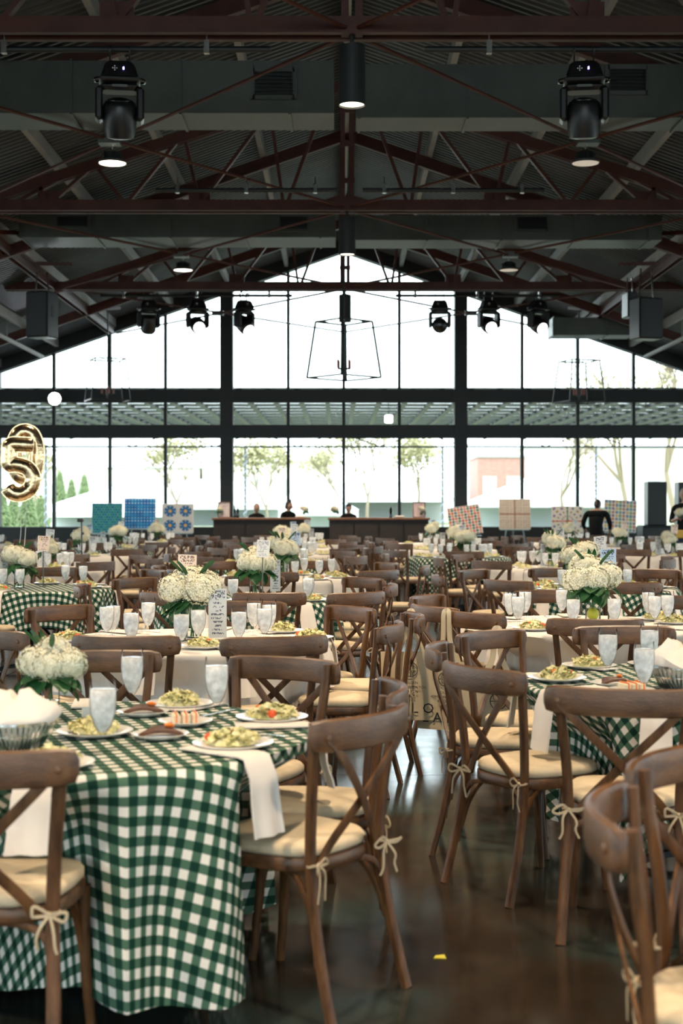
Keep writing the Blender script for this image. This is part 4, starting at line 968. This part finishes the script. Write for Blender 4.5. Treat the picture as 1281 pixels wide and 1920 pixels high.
pa(1215, 1251, 903, 985, 33.4, 'tall black loudspeaker left of the two at far right'); pa(1273, 1312, 904, 985, 33.4, 'tall black loudspeaker cut by the right edge')
def hung(x, y0, y1, d, w, label, rz):
    zt, zb = wz(y0, d), wz(y1, d); r = link('hanging_speaker', MB().rbox(-w/2, w/2, -.2, .2, zb-zt, 0, .02, top=1).mesh('cabinet', BLACKP, False), None, (wx(x, d), d, zt), rz); tag(r, label, 'loudspeaker', 'hanging loudspeakers')
    link('grille', MB().box(-w/2+.03, w/2-.03, -.215, -.2, zb-zt+.03, -.03).mesh('grille', mat('speaker_grille', (.05,.055,.06), .5), False), r)
    for s in (-1, 1): link('yoke_bracket', MB().bar((s*w*.3,0,0), (s*w*.22,0,5.95-zt), .03, .012, (0,1,0)).mesh('yoke_bracket', CHROME, False), r)
    link('handle_slot', MB().box(w/2-.002, w/2+.006, -.05, .05, (zb-zt)*.55, (zb-zt)*.3).mesh('handle_slot', BLACK, False), r)
hung(79, 548, 634, 27.0, .48, 'black hanging loudspeaker under the left girder', -.35); hung(1212, 560, 637, 26.6, .50, 'larger black hanging loudspeaker under the right girder', .3); hung(1181, 549, 596, 27.6, .2, 'slim black hanging speaker left of the larger right one', .1)

# ---------------------------------------------------------------- lantern chandeliers
sleeve = mat('candle_sleeve', (.35,.10,.07), .5); FR = mat('dark_bronze', (.012,.016,.016), .5)
def lantern(x, ytop, ybot, d, label, rz, rod_to):
    zt, zb = wz(ytop, d), wz(ybot, d); h = zt-zb; r = link('lantern_chandelier', None, None, (wx(x, d), d, zb)); r.rotation_euler = (0,0,rz); tag(r, label, 'chandelier', 'open frame lantern chandeliers')
    a, b = .36, .47; e = .014
    for (z, q) in ((h, a), (0, b)):
        for i in range(4):
            c = [(-q,-q), (q,-q), (q,q), (-q,q)]; link('frame_bar', MB().bar((*c[i], z), (*c[(i+1) % 4], z), 2*e, 2*e, (0,0,1)).mesh('frame_bar', FR, False), r)
    for i in range(4): s = [(-1,-1), (1,-1), (1,1), (-1,1)][i]; link('corner_bar', MB().bar((s[0]*b, s[1]*b, 0), (s[0]*a, s[1]*a, h), 2*e, 2*e, (1,0,0)).mesh('corner_bar', FR, False), r)
    for s in (-1, 1): link('top_strap', MB().bar((-a, s*a, h), (a, -s*a, h), .02, .01, (0,0,1)).mesh('top_strap', FR, False), r)
    link('stem', MB().tube([(0,0,.05), (0,0,rod_to-zb)], .016, 8).mesh('stem', FR), r)
    link('candle_ring', MB().bar((-.15,0,.16), (.15,0,.16), .02, .02).bar((0,-.15,.16), (0,.15,.16), .02, .02).mesh('candle_ring', FR, False), r)
    cn = MB().lathe([(.022,0), (.022,.14), (.004,.145)], 10).mesh('candle', sleeve); bl = MB().lathe([(.006,0), (.014,.02), (.012,.04), (.002,.07)], 8).mesh('bulb', GLASS)
    for i in range(4):
        p = (.14*math.cos(i*PI/2), .14*math.sin(i*PI/2), .17); c = link('candle', cn, r, p); link('bulb', bl, c, (0,0,.143))
lantern(645, 603, 708, 25.5, 'large open frame lantern chandelier at the centre before the gable glass', .72, 5.9); lantern(202, 674, 751, 34.2, 'open frame lantern chandelier at left beside the bright floodlight', .35, 6.2); lantern(1086, 677, 754, 34.2, 'open frame lantern chandelier at right before the gable glass', .30, 6.2)
# floodlight on the gable beam
r = link('floodlight', MB().lathe([(.10,0), (.17,.05), (.17,.16)], 24).xf(Matrix.Translation((0,.04,0)) @ Matrix.Rotation(PI/2, 4, 'X')).mesh('floodlight', BLACKP), None, (wx(103,36.2), 36.28, wz(748,36.2))); tag(r, 'dazzling white floodlight fixed to the gable beam at left', 'floodlight')
link('lens', MB().lathe([(.155,0), (.155,.008)], 24).xf(Matrix.Translation((0,-.122,0)) @ Matrix.Rotation(PI/2, 4, 'X')).mesh('lens', LENS_HOT, False), r)
link('bracket', MB().box(-.03,.03,.03,.19,-.04,.04).mesh('bracket', BLACK, False), r)

# ---------------------------------------------------------------- foil balloons and tripod
def balloon(pts, closed, loc, label, rz, w=.165, th=.15):
    p = cat(pts, 7); n = len(p); s = None if closed else [min(1, .45+.75*math.sqrt(max(0, min(i, n-1-i))/4)) for i in range(n)]
    if closed: p = p[:-1]
    mb = MB().sweep(p, w, th, (0,1,0), 14, s, closed=closed, sq=.95)
    r = link('foil_balloon', mb.mesh('foil_balloon', GOLD, True, 80), None, loc, rz); tag(r, label, 'balloon', 'gold foil digit balloons')
    sm = MB().sweep([q+Vector((0,0,0)) for q in p], w*1.14, .006, (0,1,0), 4, s, closed=closed); link('seam', sm.mesh('seam', GOLD), r); return r
D5 = 16.4
b5 = balloon([(.150,0,.275), (.02,0,.285), (-.115,0,.280), (-.13,0,.18), (-.13,0,.06), (-.05,0,.055), (.075,0,.015), (.14,0,-.095), (.105,0,-.22), (.0,0,-.285), (-.10,0,-.265), (-.155,0,-.20)], False, (wx(39,D5), D5, wz(880,D5)), 'gold foil balloon shaped as digit five at left edge', .12)
link('nozzle', MB().sweep([(.09,0,-.255), (.17,0,-.30), (.215,0,-.335)], .03, .02, (0,1,0), 6, [1,.7,.9]).mesh('nozzle', GOLD), b5)
link('ribbon', MB().tube(cat([(-.02,0,-.36), (.0,.02,-.7), (-.03,.0,-1.0), (0,0,TZ+.05-wz(880,D5))], 5), .003, 4).mesh('ribbon', PAPER), b5)
link('balloon_weight', MB().lathe([(.045,0), (.05,.03), (.02,.06), (.004,.065)], 12).mesh('balloon_weight', GOLD), b5, (0,0,TZ-wz(880,D5)))
E = []
for i in range(17): a = 2*PI*i/16; E.append((.135*math.copysign(abs(math.cos(a))**.8, math.cos(a)), 0, .27*math.sin(a)))
b0 = balloon(E, True, (wx(47,D5+.35), D5+.35, wz(852,D5+.35)), 'gold foil balloon shaped as digit zero behind the five', .12, .17)
link('ribbon', MB().tube(cat([(0,0,-.34), (.02,-.1,-.8), (.0,-.3,TZ+.06-wz(852,D5+.35))], 5), .003, 4).mesh('ribbon', PAPER), b0)
d = 20.2; r = link('camera_tripod', None, None, (wx(153,d), d, 0)); tag(r, 'thin black tripod with a small camera standing among far left tables', 'tripod')
link('centre_pole', MB().tube([(0,0,.35), (0,0,1.28)], .012, 8).mesh('centre_pole', BLACKP), r)
for k in range(3): a = k*2.09; link('leg', MB().tube([(0,0,.75), (.22*math.cos(a), .22*math.sin(a), 0)], .010, 6).mesh('leg', BLACKP), r)
link('camera', MB().rbox(-.06,.03,-.04,.04,1.28,1.33,.01).mesh('camera', BLACKP, False), r); link('clamp_knob', MB().ell((.02,-.02,1.12), .02,.02,.02,8,6).mesh('clamp_knob', BLACKP), r)
tag(link('paper_scrap', MB().add([(-.02,-.012,.002), (.022,-.016,.002), (.018,.014,.006), (-.012,.016,.002), (-.02,-.012,.0035), (.022,-.016,.0035), (.018,.014,.0075), (-.012,.016,.0035)], [(3,2,1,0), (4,5,6,7), (0,1,5,4), (1,2,6,5), (2,3,7,6), (3,0,4,7)]).mesh('paper_scrap', LEMON, False), None, (*T(824,1796,0), 0)), 'small yellow scrap lying on the concrete aisle floor', 'scrap')

# ---------------------------------------------------------------- people
def smooth_body(joints, edges, extra, mats, rule, vox=.010):
    names = list(joints); me = bpy.data.meshes.new('skeleton'); me.from_pydata([joints[n][:3] for n in names], [(names.index(a), names.index(b)) for a, b in edges], [])
    o = bpy.data.objects.new('skeleton', me); col.objects.link(o); o.modifiers.new('Skin', 'SKIN'); sv = me.skin_vertices[0].data
    for i, n in enumerate(names): rr = joints[n][3]; sv[i].radius = rr if isinstance(rr, tuple) else (rr, rr); sv[i].use_root = (n == 'pelvis')
    s = o.modifiers.new('Sub', 'SUBSURF'); s.levels = s.render_levels = 2
    dg = bpy.context.evaluated_depsgraph_get(); dg.update(); m1 = bpy.data.meshes.new_from_object(o.evaluated_get(dg))
    bm = bmesh.new(); bm.from_mesh(m1); b2 = MB()
    for e in extra: b2.ell(*e)
    m2 = b2.mesh('extra', SKIN); bm.from_mesh(m2); m3 = bpy.data.meshes.new('joined'); bm.to_mesh(m3); bm.free()
    o2 = bpy.data.objects.new('joined', m3); col.objects.link(o2); rm = o2.modifiers.new('Remesh', 'REMESH'); rm.mode = 'VOXEL'; rm.voxel_size = vox
    sm = o2.modifiers.new('Smooth', 'SMOOTH'); sm.factor = .5; sm.iterations = 3
    dg = bpy.context.evaluated_depsgraph_get(); dg.update(); out = bpy.data.meshes.new_from_object(o2.evaluated_get(dg)); out.name = 'body'
    for q in (o, o2): bpy.data.objects.remove(q)
    for q in (me, m1, m2, m3): bpy.data.meshes.remove(q)
    out.materials.clear()
    for m in mats: out.materials.append(m)
    for p in out.polygons: p.material_index = rule(p.center); p.use_smooth = True
    return out
def person(loc, rz, H, label, hold='bar', bun=False, hairc=HAIR, cap=False, lean=0.0, yaw=0, nod=0.0, sleeves='short', legs=SHIRT, bulk=1.0):
    k = H/1.68; J = {}
    def j(n, x, y, z, r): 
        y2, z2 = y, z
        if z > .95 and lean: a = lean; y2 = (y)*math.cos(a)-(z-.95)*math.sin(a); z2 = .95+(z-.95)*math.cos(a)+y*math.sin(a)
        J[n] = (x*k, y2*k, z2*k, tuple(q*k for q in r) if isinstance(r, tuple) else r*k)
    B_ = bulk; j('pelvis', 0, 0, .93, (.15*B_,.105*B_)); j('waist', 0, .0, 1.08, (.125*B_,.095*B_)); j('chest', 0, .01, 1.25, (.155*B_,.105*B_)); j('collar', 0, .01, 1.37, (.11*B_,.075*B_)); j('neck', 0, -.005, 1.44, .052); j('skull', 0, -.02, 1.50, .05)
    for s, q in ((-1, 'l'), (1, 'r')):
        j('sh'+q, s*.175*B_, .01, 1.355, .058*B_)
        if hold == 'bar': P = ((s*.225,-.03,1.12), (s*.13,-.26,1.08), (s*.10,-.33,1.07))
        elif hold == 'reach': P = ((s*.31,-.06,1.12), (s*.27,-.27,1.02), (s*.25,-.35,1.0))
        else: P = ((s*.235,-.02,1.10), (s*.13,-.23,1.16), (s*.09,-.30,1.18))
        j('el'+q, *P[0], .042*B_); j('wr'+q, *P[1], .028); j('hand'+q, *P[2], (.036,.018))
        for f in range(4): 
            b_ = P[2]; x = b_[0]+s*(.024-.016*f); j('f%d%s' % (f, q), x, b_[1]-.035, b_[2]-.004, .0095); j('g%d%s' % (f, q), x, b_[1]-.058-.008*(f in (1, 2)), b_[2]-.022, .0085)
        j('th'+q, P[2][0]-s*.034, P[2][1]+.005, P[2][2]+.006, .0105); j('tt'+q, P[2][0]-s*.048, P[2][1]-.025, P[2][2], .009)
        j('hip'+q, s*.09, 0, .88, .088); j('kn'+q, s*.10, -.015, .50, .058); j('an'+q, s*.10, .02, .09, .040); j('toe'+q, s*.115, -.12, .035, (.042,.03))
    Eg = [('pelvis','waist'), ('waist','chest'), ('chest','collar'), ('collar','neck'), ('neck','skull')]
    for q in 'lr':
        Eg += [('collar','sh'+q), ('sh'+q,'el'+q), ('el'+q,'wr'+q), ('wr'+q,'hand'+q), ('pelvis','hip'+q), ('hip'+q,'kn'+q), ('kn'+q,'an'+q), ('an'+q,'toe'+q), ('hand'+q,'th'+q), ('th'+q,'tt'+q)]
        for f in range(4): Eg += [('hand'+q, 'f%d%s' % (f, q)), ('f%d%s' % (f, q), 'g%d%s' % (f, q))]
    hc = Vector(J['skull'][:3])+Vector((0, -.02, .075))*k; fy, fz = -math.cos(nod), -math.sin(nod)
    fwd = Vector((math.sin(yaw)*math.cos(nod), -math.cos(yaw)*math.cos(nod), -math.sin(nod))); side = Vector((math.cos(yaw), math.sin(yaw), 0)); up = side.cross(fwd)*-1
    if up.z < 0: up = -up
    at = lambda a, b, c: hc+(side*a+fwd*b+up*c)*k
    ex = [(hc, .076*k, .092*k, .112*k, 16, 12), (at(0,.025,-.062), .052*k, .058*k, .055*k, 12, 8), (at(0,.10,-.012), .013*k, .018*k, .022*k, 8, 6), (at(0,.088,-.055), .022*k, .012*k, .009*k, 8, 6)]
    for s in (-1, 1): ex.append((at(s*.076, -.005, -.01), .011*k, .022*k, .03*k, 8, 6)); ex.append((at(s*.03,.076,-.03), .02*k, .016*k, .016*k, 8, 6))
    neckz = J['neck'][2]+.005*k; hands = [Vector(J['wr'+q][:3]) for q in 'lr']; els = [Vector(J['el'+q][:3]) for q in 'lr']
    cut = .10 if sleeves == 'long' else .26
    def rule(c):
        if c.z > neckz-.012*k and (c-hc).length < .26*k: return 0
        for w_, e_ in zip(hands, els):
            if (c-w_).length < (.17 if sleeves == 'short' else .11)*k and abs(c.x) > .06*k and c.y < w_.y+.16*k: return 0
        return 2 if c.z < .92*k else 1
    root = link('person', smooth_body(J, Eg, ex, [SKIN, SHIRT, legs], rule), None, loc, rz); tag(root, label, 'person')
    hm = MB(); hm.ell((0,-.022,.022), .083, .088, .10, 16, 10, 0, -.55, 1); hm.ell((0,-.045,-.03), .074, .06, .08, 14, 8)
    if bun: hm.ell((0,-.03,.125), .048,.048,.042,12,8)
    if cap: hm.ell((0,.075,.055), .06,.06,.010,12,4)
    hm.v = [tuple(at(*p)) for p in hm.v]; link('hair', hm.mesh('hair', hairc), root)
    for s in (-1, 1): e = MB().ell((0,0,0), .0085*k, .007*k, .006*k, 8, 6).mesh('eye', BLACKG); link('eye', e, root, at(s*.031, .088, .006))
    return root
P1 = person((wx(480,34.9), 35.2, 0), .05, 1.57, 'person in black shirt behind the left bar, facing the camera', yaw=0, nod=.05)
P2 = person((wx(540,34.9), 35.2, 0), .6, 1.63, 'person in black with hair bun in profile behind the left bar', bun=True, yaw=.75, nod=.3)
P3 = person((wx(654,34.9), 35.2, 0), 0, 1.565, 'person in black looking down behind the right bar', nod=.55)
P4 = person((wx(1118,32.2), 32.3, 0), 2.75, 1.70, 'person in black sweater bending over a far table, back to camera', hold='reach', lean=.38, sleeves='long', nod=.5, bulk=1.32)
P5 = person((wx(1284,27), 27.0, 0), -.25, 1.84, 'person in dark shirt at right edge holding white flowers', hold='hold', hairc=mat('grey_hair', (.25,.23,.21), .6), legs=DENIM, nod=.15)
link('yellow_pouch', MB().rbox(-.16,.10,-.19,-.13,.90,1.06,.02).mesh('yellow_pouch', mat('mustard_cloth', (.62,.38,.08), .8)), P5)
fv = Vector((wx(1280,26.6), 26.62, 1.26)); put(Node('flower_bowl', MB().lathe([(.03,0), (.06,.05), (.065,.10), (.06,.10), (.003,.02)], 14).mesh('flower_bowl', GALV), [Node('hydrangea_bloom', BLlo, loc=(-.05,0,.13)), Node('hydrangea_bloom', BLlo, loc=(.06,.02,.15))]), fv, 0, 'small bowl of white flowers held by the person at right edge', 'flowers')
# ---------------------------------------------------------------- outside
GRASS = mat('lawn', (.22,.27,.15), .9, var=(.30,.33,.20), vscale=.8); PAVE = mat('terrace_paving', (.32,.31,.29), .8, var=(.40,.39,.37), vscale=.6)
tag(link('ground_outside', MB().box(-150, 150, WALL+.3, 260, -.25, -.03).mesh('ground_outside', GRASS, False)), kind='structure'); tag(link('terrace_floor', MB().box(-20, 20, WALL+.3, 50, -.2, -.01).mesh('terrace_floor', PAVE, False)), kind='structure')
tag(link('yard_ground', MB().box(-150, 150, -60, BACK-.3, -.25, -.03).box(-150, XC-HALF-.3, BACK-.3, WALL+.3, -.25, -.03).box(XC+HALF+.3, 150, BACK-.3, WALL+.3, -.25, -.03).mesh('yard_ground', PAVE, False)), kind='structure')
TENT = mat('tent_vinyl', (.80,.82,.84), .6); TWALL = mat('tent_wall_vinyl', (.70,.76,.80), .5)
def tent(x, yap, d, half, h_e, h_a, label, ridge=0):
    X = wx(x, d); r = link('party_tent', None, None, (X, d, 0)); tag(r, label, 'tent', 'white party tents outside')
    a = [(-half,-half*.8,h_e), (half,-half*.8,h_e), (half,half*.8,h_e), (-half,half*.8,h_e)]; t = [(-ridge,0,h_a), (ridge,0,h_a)]
    mb = MB(); mb.add(a+t, [(0,1,5,4), (1,2,5), (2,3,4,5), (3,0,4), (3,2,1,0)]); link('tent_roof', mb.mesh('tent_roof', TENT, False), r)
    for p, q in ((a[0],a[1]), (a[1],a[2]), (a[3],a[0])): link('valance', MB().bar((p[0],p[1],h_e-.14), (q[0],q[1],h_e-.14), .02, .30).mesh('valance', TENT, False), r)
    for p in a: link('tent_pole', MB().tube([(p[0],p[1],0), (p[0],p[1],h_e)], .05, 6).mesh('tent_pole', TENT), r)
    for p, q in ((a[0],t[0]), (a[1],t[1])): link('seam_strip', MB().bar(Vector(p)+Vector((0,-.03,.03)), Vector(q)+Vector((0,-.03,.03)), .25, .03).mesh('seam_strip', TENT, False), r)
    link('tent_wall', MB().box(-half+.1, half-.1, half*.8-.1, half*.8-.06, .02, h_e-.1).mesh('tent_wall', TWALL, False), r)
tent(1030, 0, 92, 5.2, 1.75, 3.95, 'large white peaked tent outside at right, behind the quilt boards'); tent(205, 0, 90, 4.3, 1.15, 2.75, 'white peaked tent outside at left, behind the blue quilt boards'); tent(395, 0, 104, 5.6, 1.6, 3.5, 'white tent outside beyond the left column', 2); tent(598, 0, 78, 2.1, 1.3, 2.45, 'small white peaked tent outside behind the bars'); tent(690, 0, 130, 7.5, 2.2, 3.7, 'wide white tent outside behind the small one', 4)
# terrace canopy: corrugated sheets on steel trusses
r = link('terrace_canopy', None, None, (0, 42, 0)); tag(r, 'corrugated steel canopy over the terrace outside the gable wall', 'canopy')
SHEET = mat('canopy_sheet', (.045,.055,.06), .6)
sm_ = MB().box(-17, 17, 0, .95, 0, .03).mesh('roof_sheet', SHEET, False)
for k in range(12): link('roof_sheet', sm_, r, (0, -4.6+k*1.5, 4.60+.004*k))
jm_ = MB().box(-.07, .07, -4.7, 13.2, 4.53, 4.6).mesh('canopy_joist', BLACK, False)
for k in range(44): link('canopy_joist', jm_, r, (-16.3+k*.76, 0, 0))
link('edge_beam', MB().box(-17, 17, 13.0, 13.08, 3.78, 3.85).mesh('edge_beam', BLACK, False), r); link('edge_beam', MB().box(-17, 17, 13.0, 13.08, 4.36, 4.44).mesh('edge_beam', BLACK, False), r)
for k in range(20): link('edge_web', MB().bar((-16+k*1.6, 13.04, 3.82 if k % 2 else 4.40), (-14.4+k*1.6, 13.04, 4.40 if k % 2 else 3.82), .045, .05, (0,1,0)).mesh('edge_web', BLACK, False), r)
LEDB = mat('pale_blue_garland', (.45,.55,.75), .4, emit=(.6,.7,1), es=.8)
for x, lb in ((86, 'leftmost'), (460, 'left of the bars'), (830, 'right of the bars'), (1118, 'rightmost')):
    p = link('canopy_post', MB().tube([(wx(x,54.9), 54.9, -.01), (wx(x,54.9), 54.9, 3.78)], .05, 8).mesh('canopy_post', PURLIN)); tag(p, 'slim canopy post wrapped in tiny lights outside, %s' % lb, 'post', 'canopy posts with light garlands')
    link('light_garland', MB().tube([(wx(x,54.9)+.07*math.cos(t*.9), 54.9+.07*math.sin(t*.9), .1+t*.045) for t in range(80)], .012, 4).mesh('light_garland', LEDB), p)
r = link('outdoor_lamp', MB().rbox(-.11,.11,-.1,.1,0,.22,.03).mesh('outdoor_lamp', lit('lit_lamp_glass', (1,.93,.75), 9)), None, (wx(729,40), 40, wz(793,40))); tag(r, 'small lit lantern lamp under the terrace canopy', 'lamp'); link('lamp_rod', MB().tube([(0,0,.22), (0,0,4.62-wz(793,40))], .012, 6).mesh('lamp_rod', BLACK), r)
# buildings beyond
BRICK = mat('pale_red_brick', (.36,.19,.16), .9, var=(.44,.25,.21), vscale=3); STUCCO = mat('pale_stucco', (.70,.66,.56), .9, var=(.76,.72,.63), vscale=.5); WINM = mat('far_window', (.42,.45,.45), .3)
def building(x0, x1, ytop, d, m, label, wins):
    X0, X1 = wx(x0, d), wx(x1, d); h = wz(ytop, d); c = (X0+X1)/2; hw = (X1-X0)/2; r = link('far_building', MB().box(-hw, hw, 0, 8, 0, h).mesh('far_wall', m, False), None, (c, d, 0)); tag(r, label, 'building')
    link('parapet', MB().box(-hw-.1, hw+.1, -.12, 8.1, h, h+.25).mesh('parapet', PURLIN, False), r)
    for k in range(wins): link('window', MB().box(-hw+(k+.5)*2*hw/wins-.6, -hw+(k+.5)*2*hw/wins+.6, -.06, 0, h*.42, h*.72).mesh('window', WINM, False), r)
building(896, 985, 858, 122, BRICK, 'pale red brick block outside, right of the right column', 2); building(380, 640, 868, 150, STUCCO, 'long pale building outside beyond the tents', 6); building(60, 374, 880, 150, STUCCO, 'low pale building outside at left', 5); building(985, 1400, 842, 150, STUCCO, 'long pale building outside beyond the right tent', 6)
# trees
BARK = mat('pale_bark', (.30,.24,.17), .9); BUD = mat('spring_buds', (.36,.34,.18), .8, var=(.44,.40,.24), vscale=2); CONI = mat('conifer_green', (.15,.21,.09), .8, var=(.22,.28,.13), vscale=2)
def bare_tree(x, d, H, seed, leafy, label, lean=0):
    r = random.Random(seed); b = MB(); lv = MB()
    def grow(p, dr, L, rad, dep):
        q = p+dr*L; m = p+dr*L*.5+Vector((r.uniform(-1,1), r.uniform(-1,1), 0))*L*.06
        b.tube([p, m, q], rad, 5 if dep > 2 else 3, 0, [1, .85, .7])
        if dep == 0 or leafy and dep < 3:
            for _ in range(leafy):
                c = q+Vector((r.gauss(0,.5), r.gauss(0,.5), r.gauss(0,.45)))*L*1.25; u = Vector((r.uniform(-1,1), r.uniform(-1,1), r.uniform(-1,1))).normalized()*.10; w_ = u.orthogonal().normalized()*.07; lv.add([c-u, c+w_, c+u, c-w_], [(0,1,2,3)])
        if dep == 0: return
        for _ in range(3 if dep > 1 else 2):
            a = Vector((r.uniform(-1,1), r.uniform(-1,1), r.uniform(-.15,.9))); grow(q, (dr*.75+a*.62).normalized(), L*r.uniform(.62,.82), rad*.62, dep-1)
    grow(Vector((0,0,0)), Vector((lean,0,1)).normalized(), H*.27, H*.016, 5)
    o = link('bare_tree', b.mesh('tree_trunk', BARK), None, (wx(x,d), d, -.05)); tag(o, label, 'tree', 'trees outside')
    if leafy: s = link('spring_leaves', lv.mesh('spring_leaves', BUD, False), o); s['kind'] = 'stuff'
for x, d, H, s, lf, lb, ln in ((325, 72, 6.5, 1, 3, 'bare tree outside left of the left column', .1), (500, 66, 5.2, 2, 4, 'budding tree outside behind the left bar', 0), (690, 80, 7.5, 3, 4, 'budding tree outside right of the centre mullion', 0), (782, 74, 6.5, 4, 5, 'budding tree outside behind the right bar end', .05), (1060, 70, 7.5, 5, 1, 'bare tree outside behind the big right tent', -.1), (1180, 66, 10, 6, 2, 'tall bare tree outside near the right edge', -.12), (1275, 78, 13, 7, 2, 'tallest bare tree outside at the right edge', -.22), (640, 96, 7, 8, 3, 'budding tree outside between the bars', 0), (60, 84, 6, 9, 3, 'bare tree outside behind the balloons', .1)):
    bare_tree(x, d, H, s, lf, lb, ln)
def conifer(x, d, H, seed, label):
    r = random.Random(seed); mb = MB()
    for i in range(900):
        t = r.random()**.8; z = H*(.06+.94*t); q = (1-t)*H*.24*(.5+.5*r.random()); a = r.uniform(0, 2*PI); c = Vector((q*math.cos(a), q*math.sin(a), z)); u = Vector((math.cos(a), math.sin(a), -.5))*.22; w_ = Vector((-math.sin(a), math.cos(a), 0))*.10
        mb.add([c-u*.3-w_, c+u, c-u*.3+w_, c+Vector((0,0,.12))], [(0,1,3), (1,2,3)])
    o = link('conifer', MB().tube([(0,0,-.05), (0,0,H*.9)], H*.02, 6, 0, [1,.2]).mesh('tree_trunk', BARK), None, (wx(x,d), d, 0)); tag(o, label, 'tree', 'trees outside'); s = link('needle_foliage', mb.mesh('needle_foliage', CONI, False), o); s['kind'] = 'stuff'
for i, (x, d, H) in enumerate(((2, 66, 2.3), (26, 70, 2.0), (52, 68, 2.4), (76, 72, 2.0), (112, 110, 4.2), (134, 112, 3.6), (158, 108, 3.9))): conifer(x, d, H, i, 'small green conifer outside at left, %s from the left edge' % ORD[i])
# second gathering of loose things: planter troughs on the terrace behind the bars
nlab = sorted(((n, l) for l, n in used_labels.items() if n > 1), reverse=True)
print('DUPLICATE LABELS', nlab[:12], 'OBJECTS', len(bpy.data.objects))
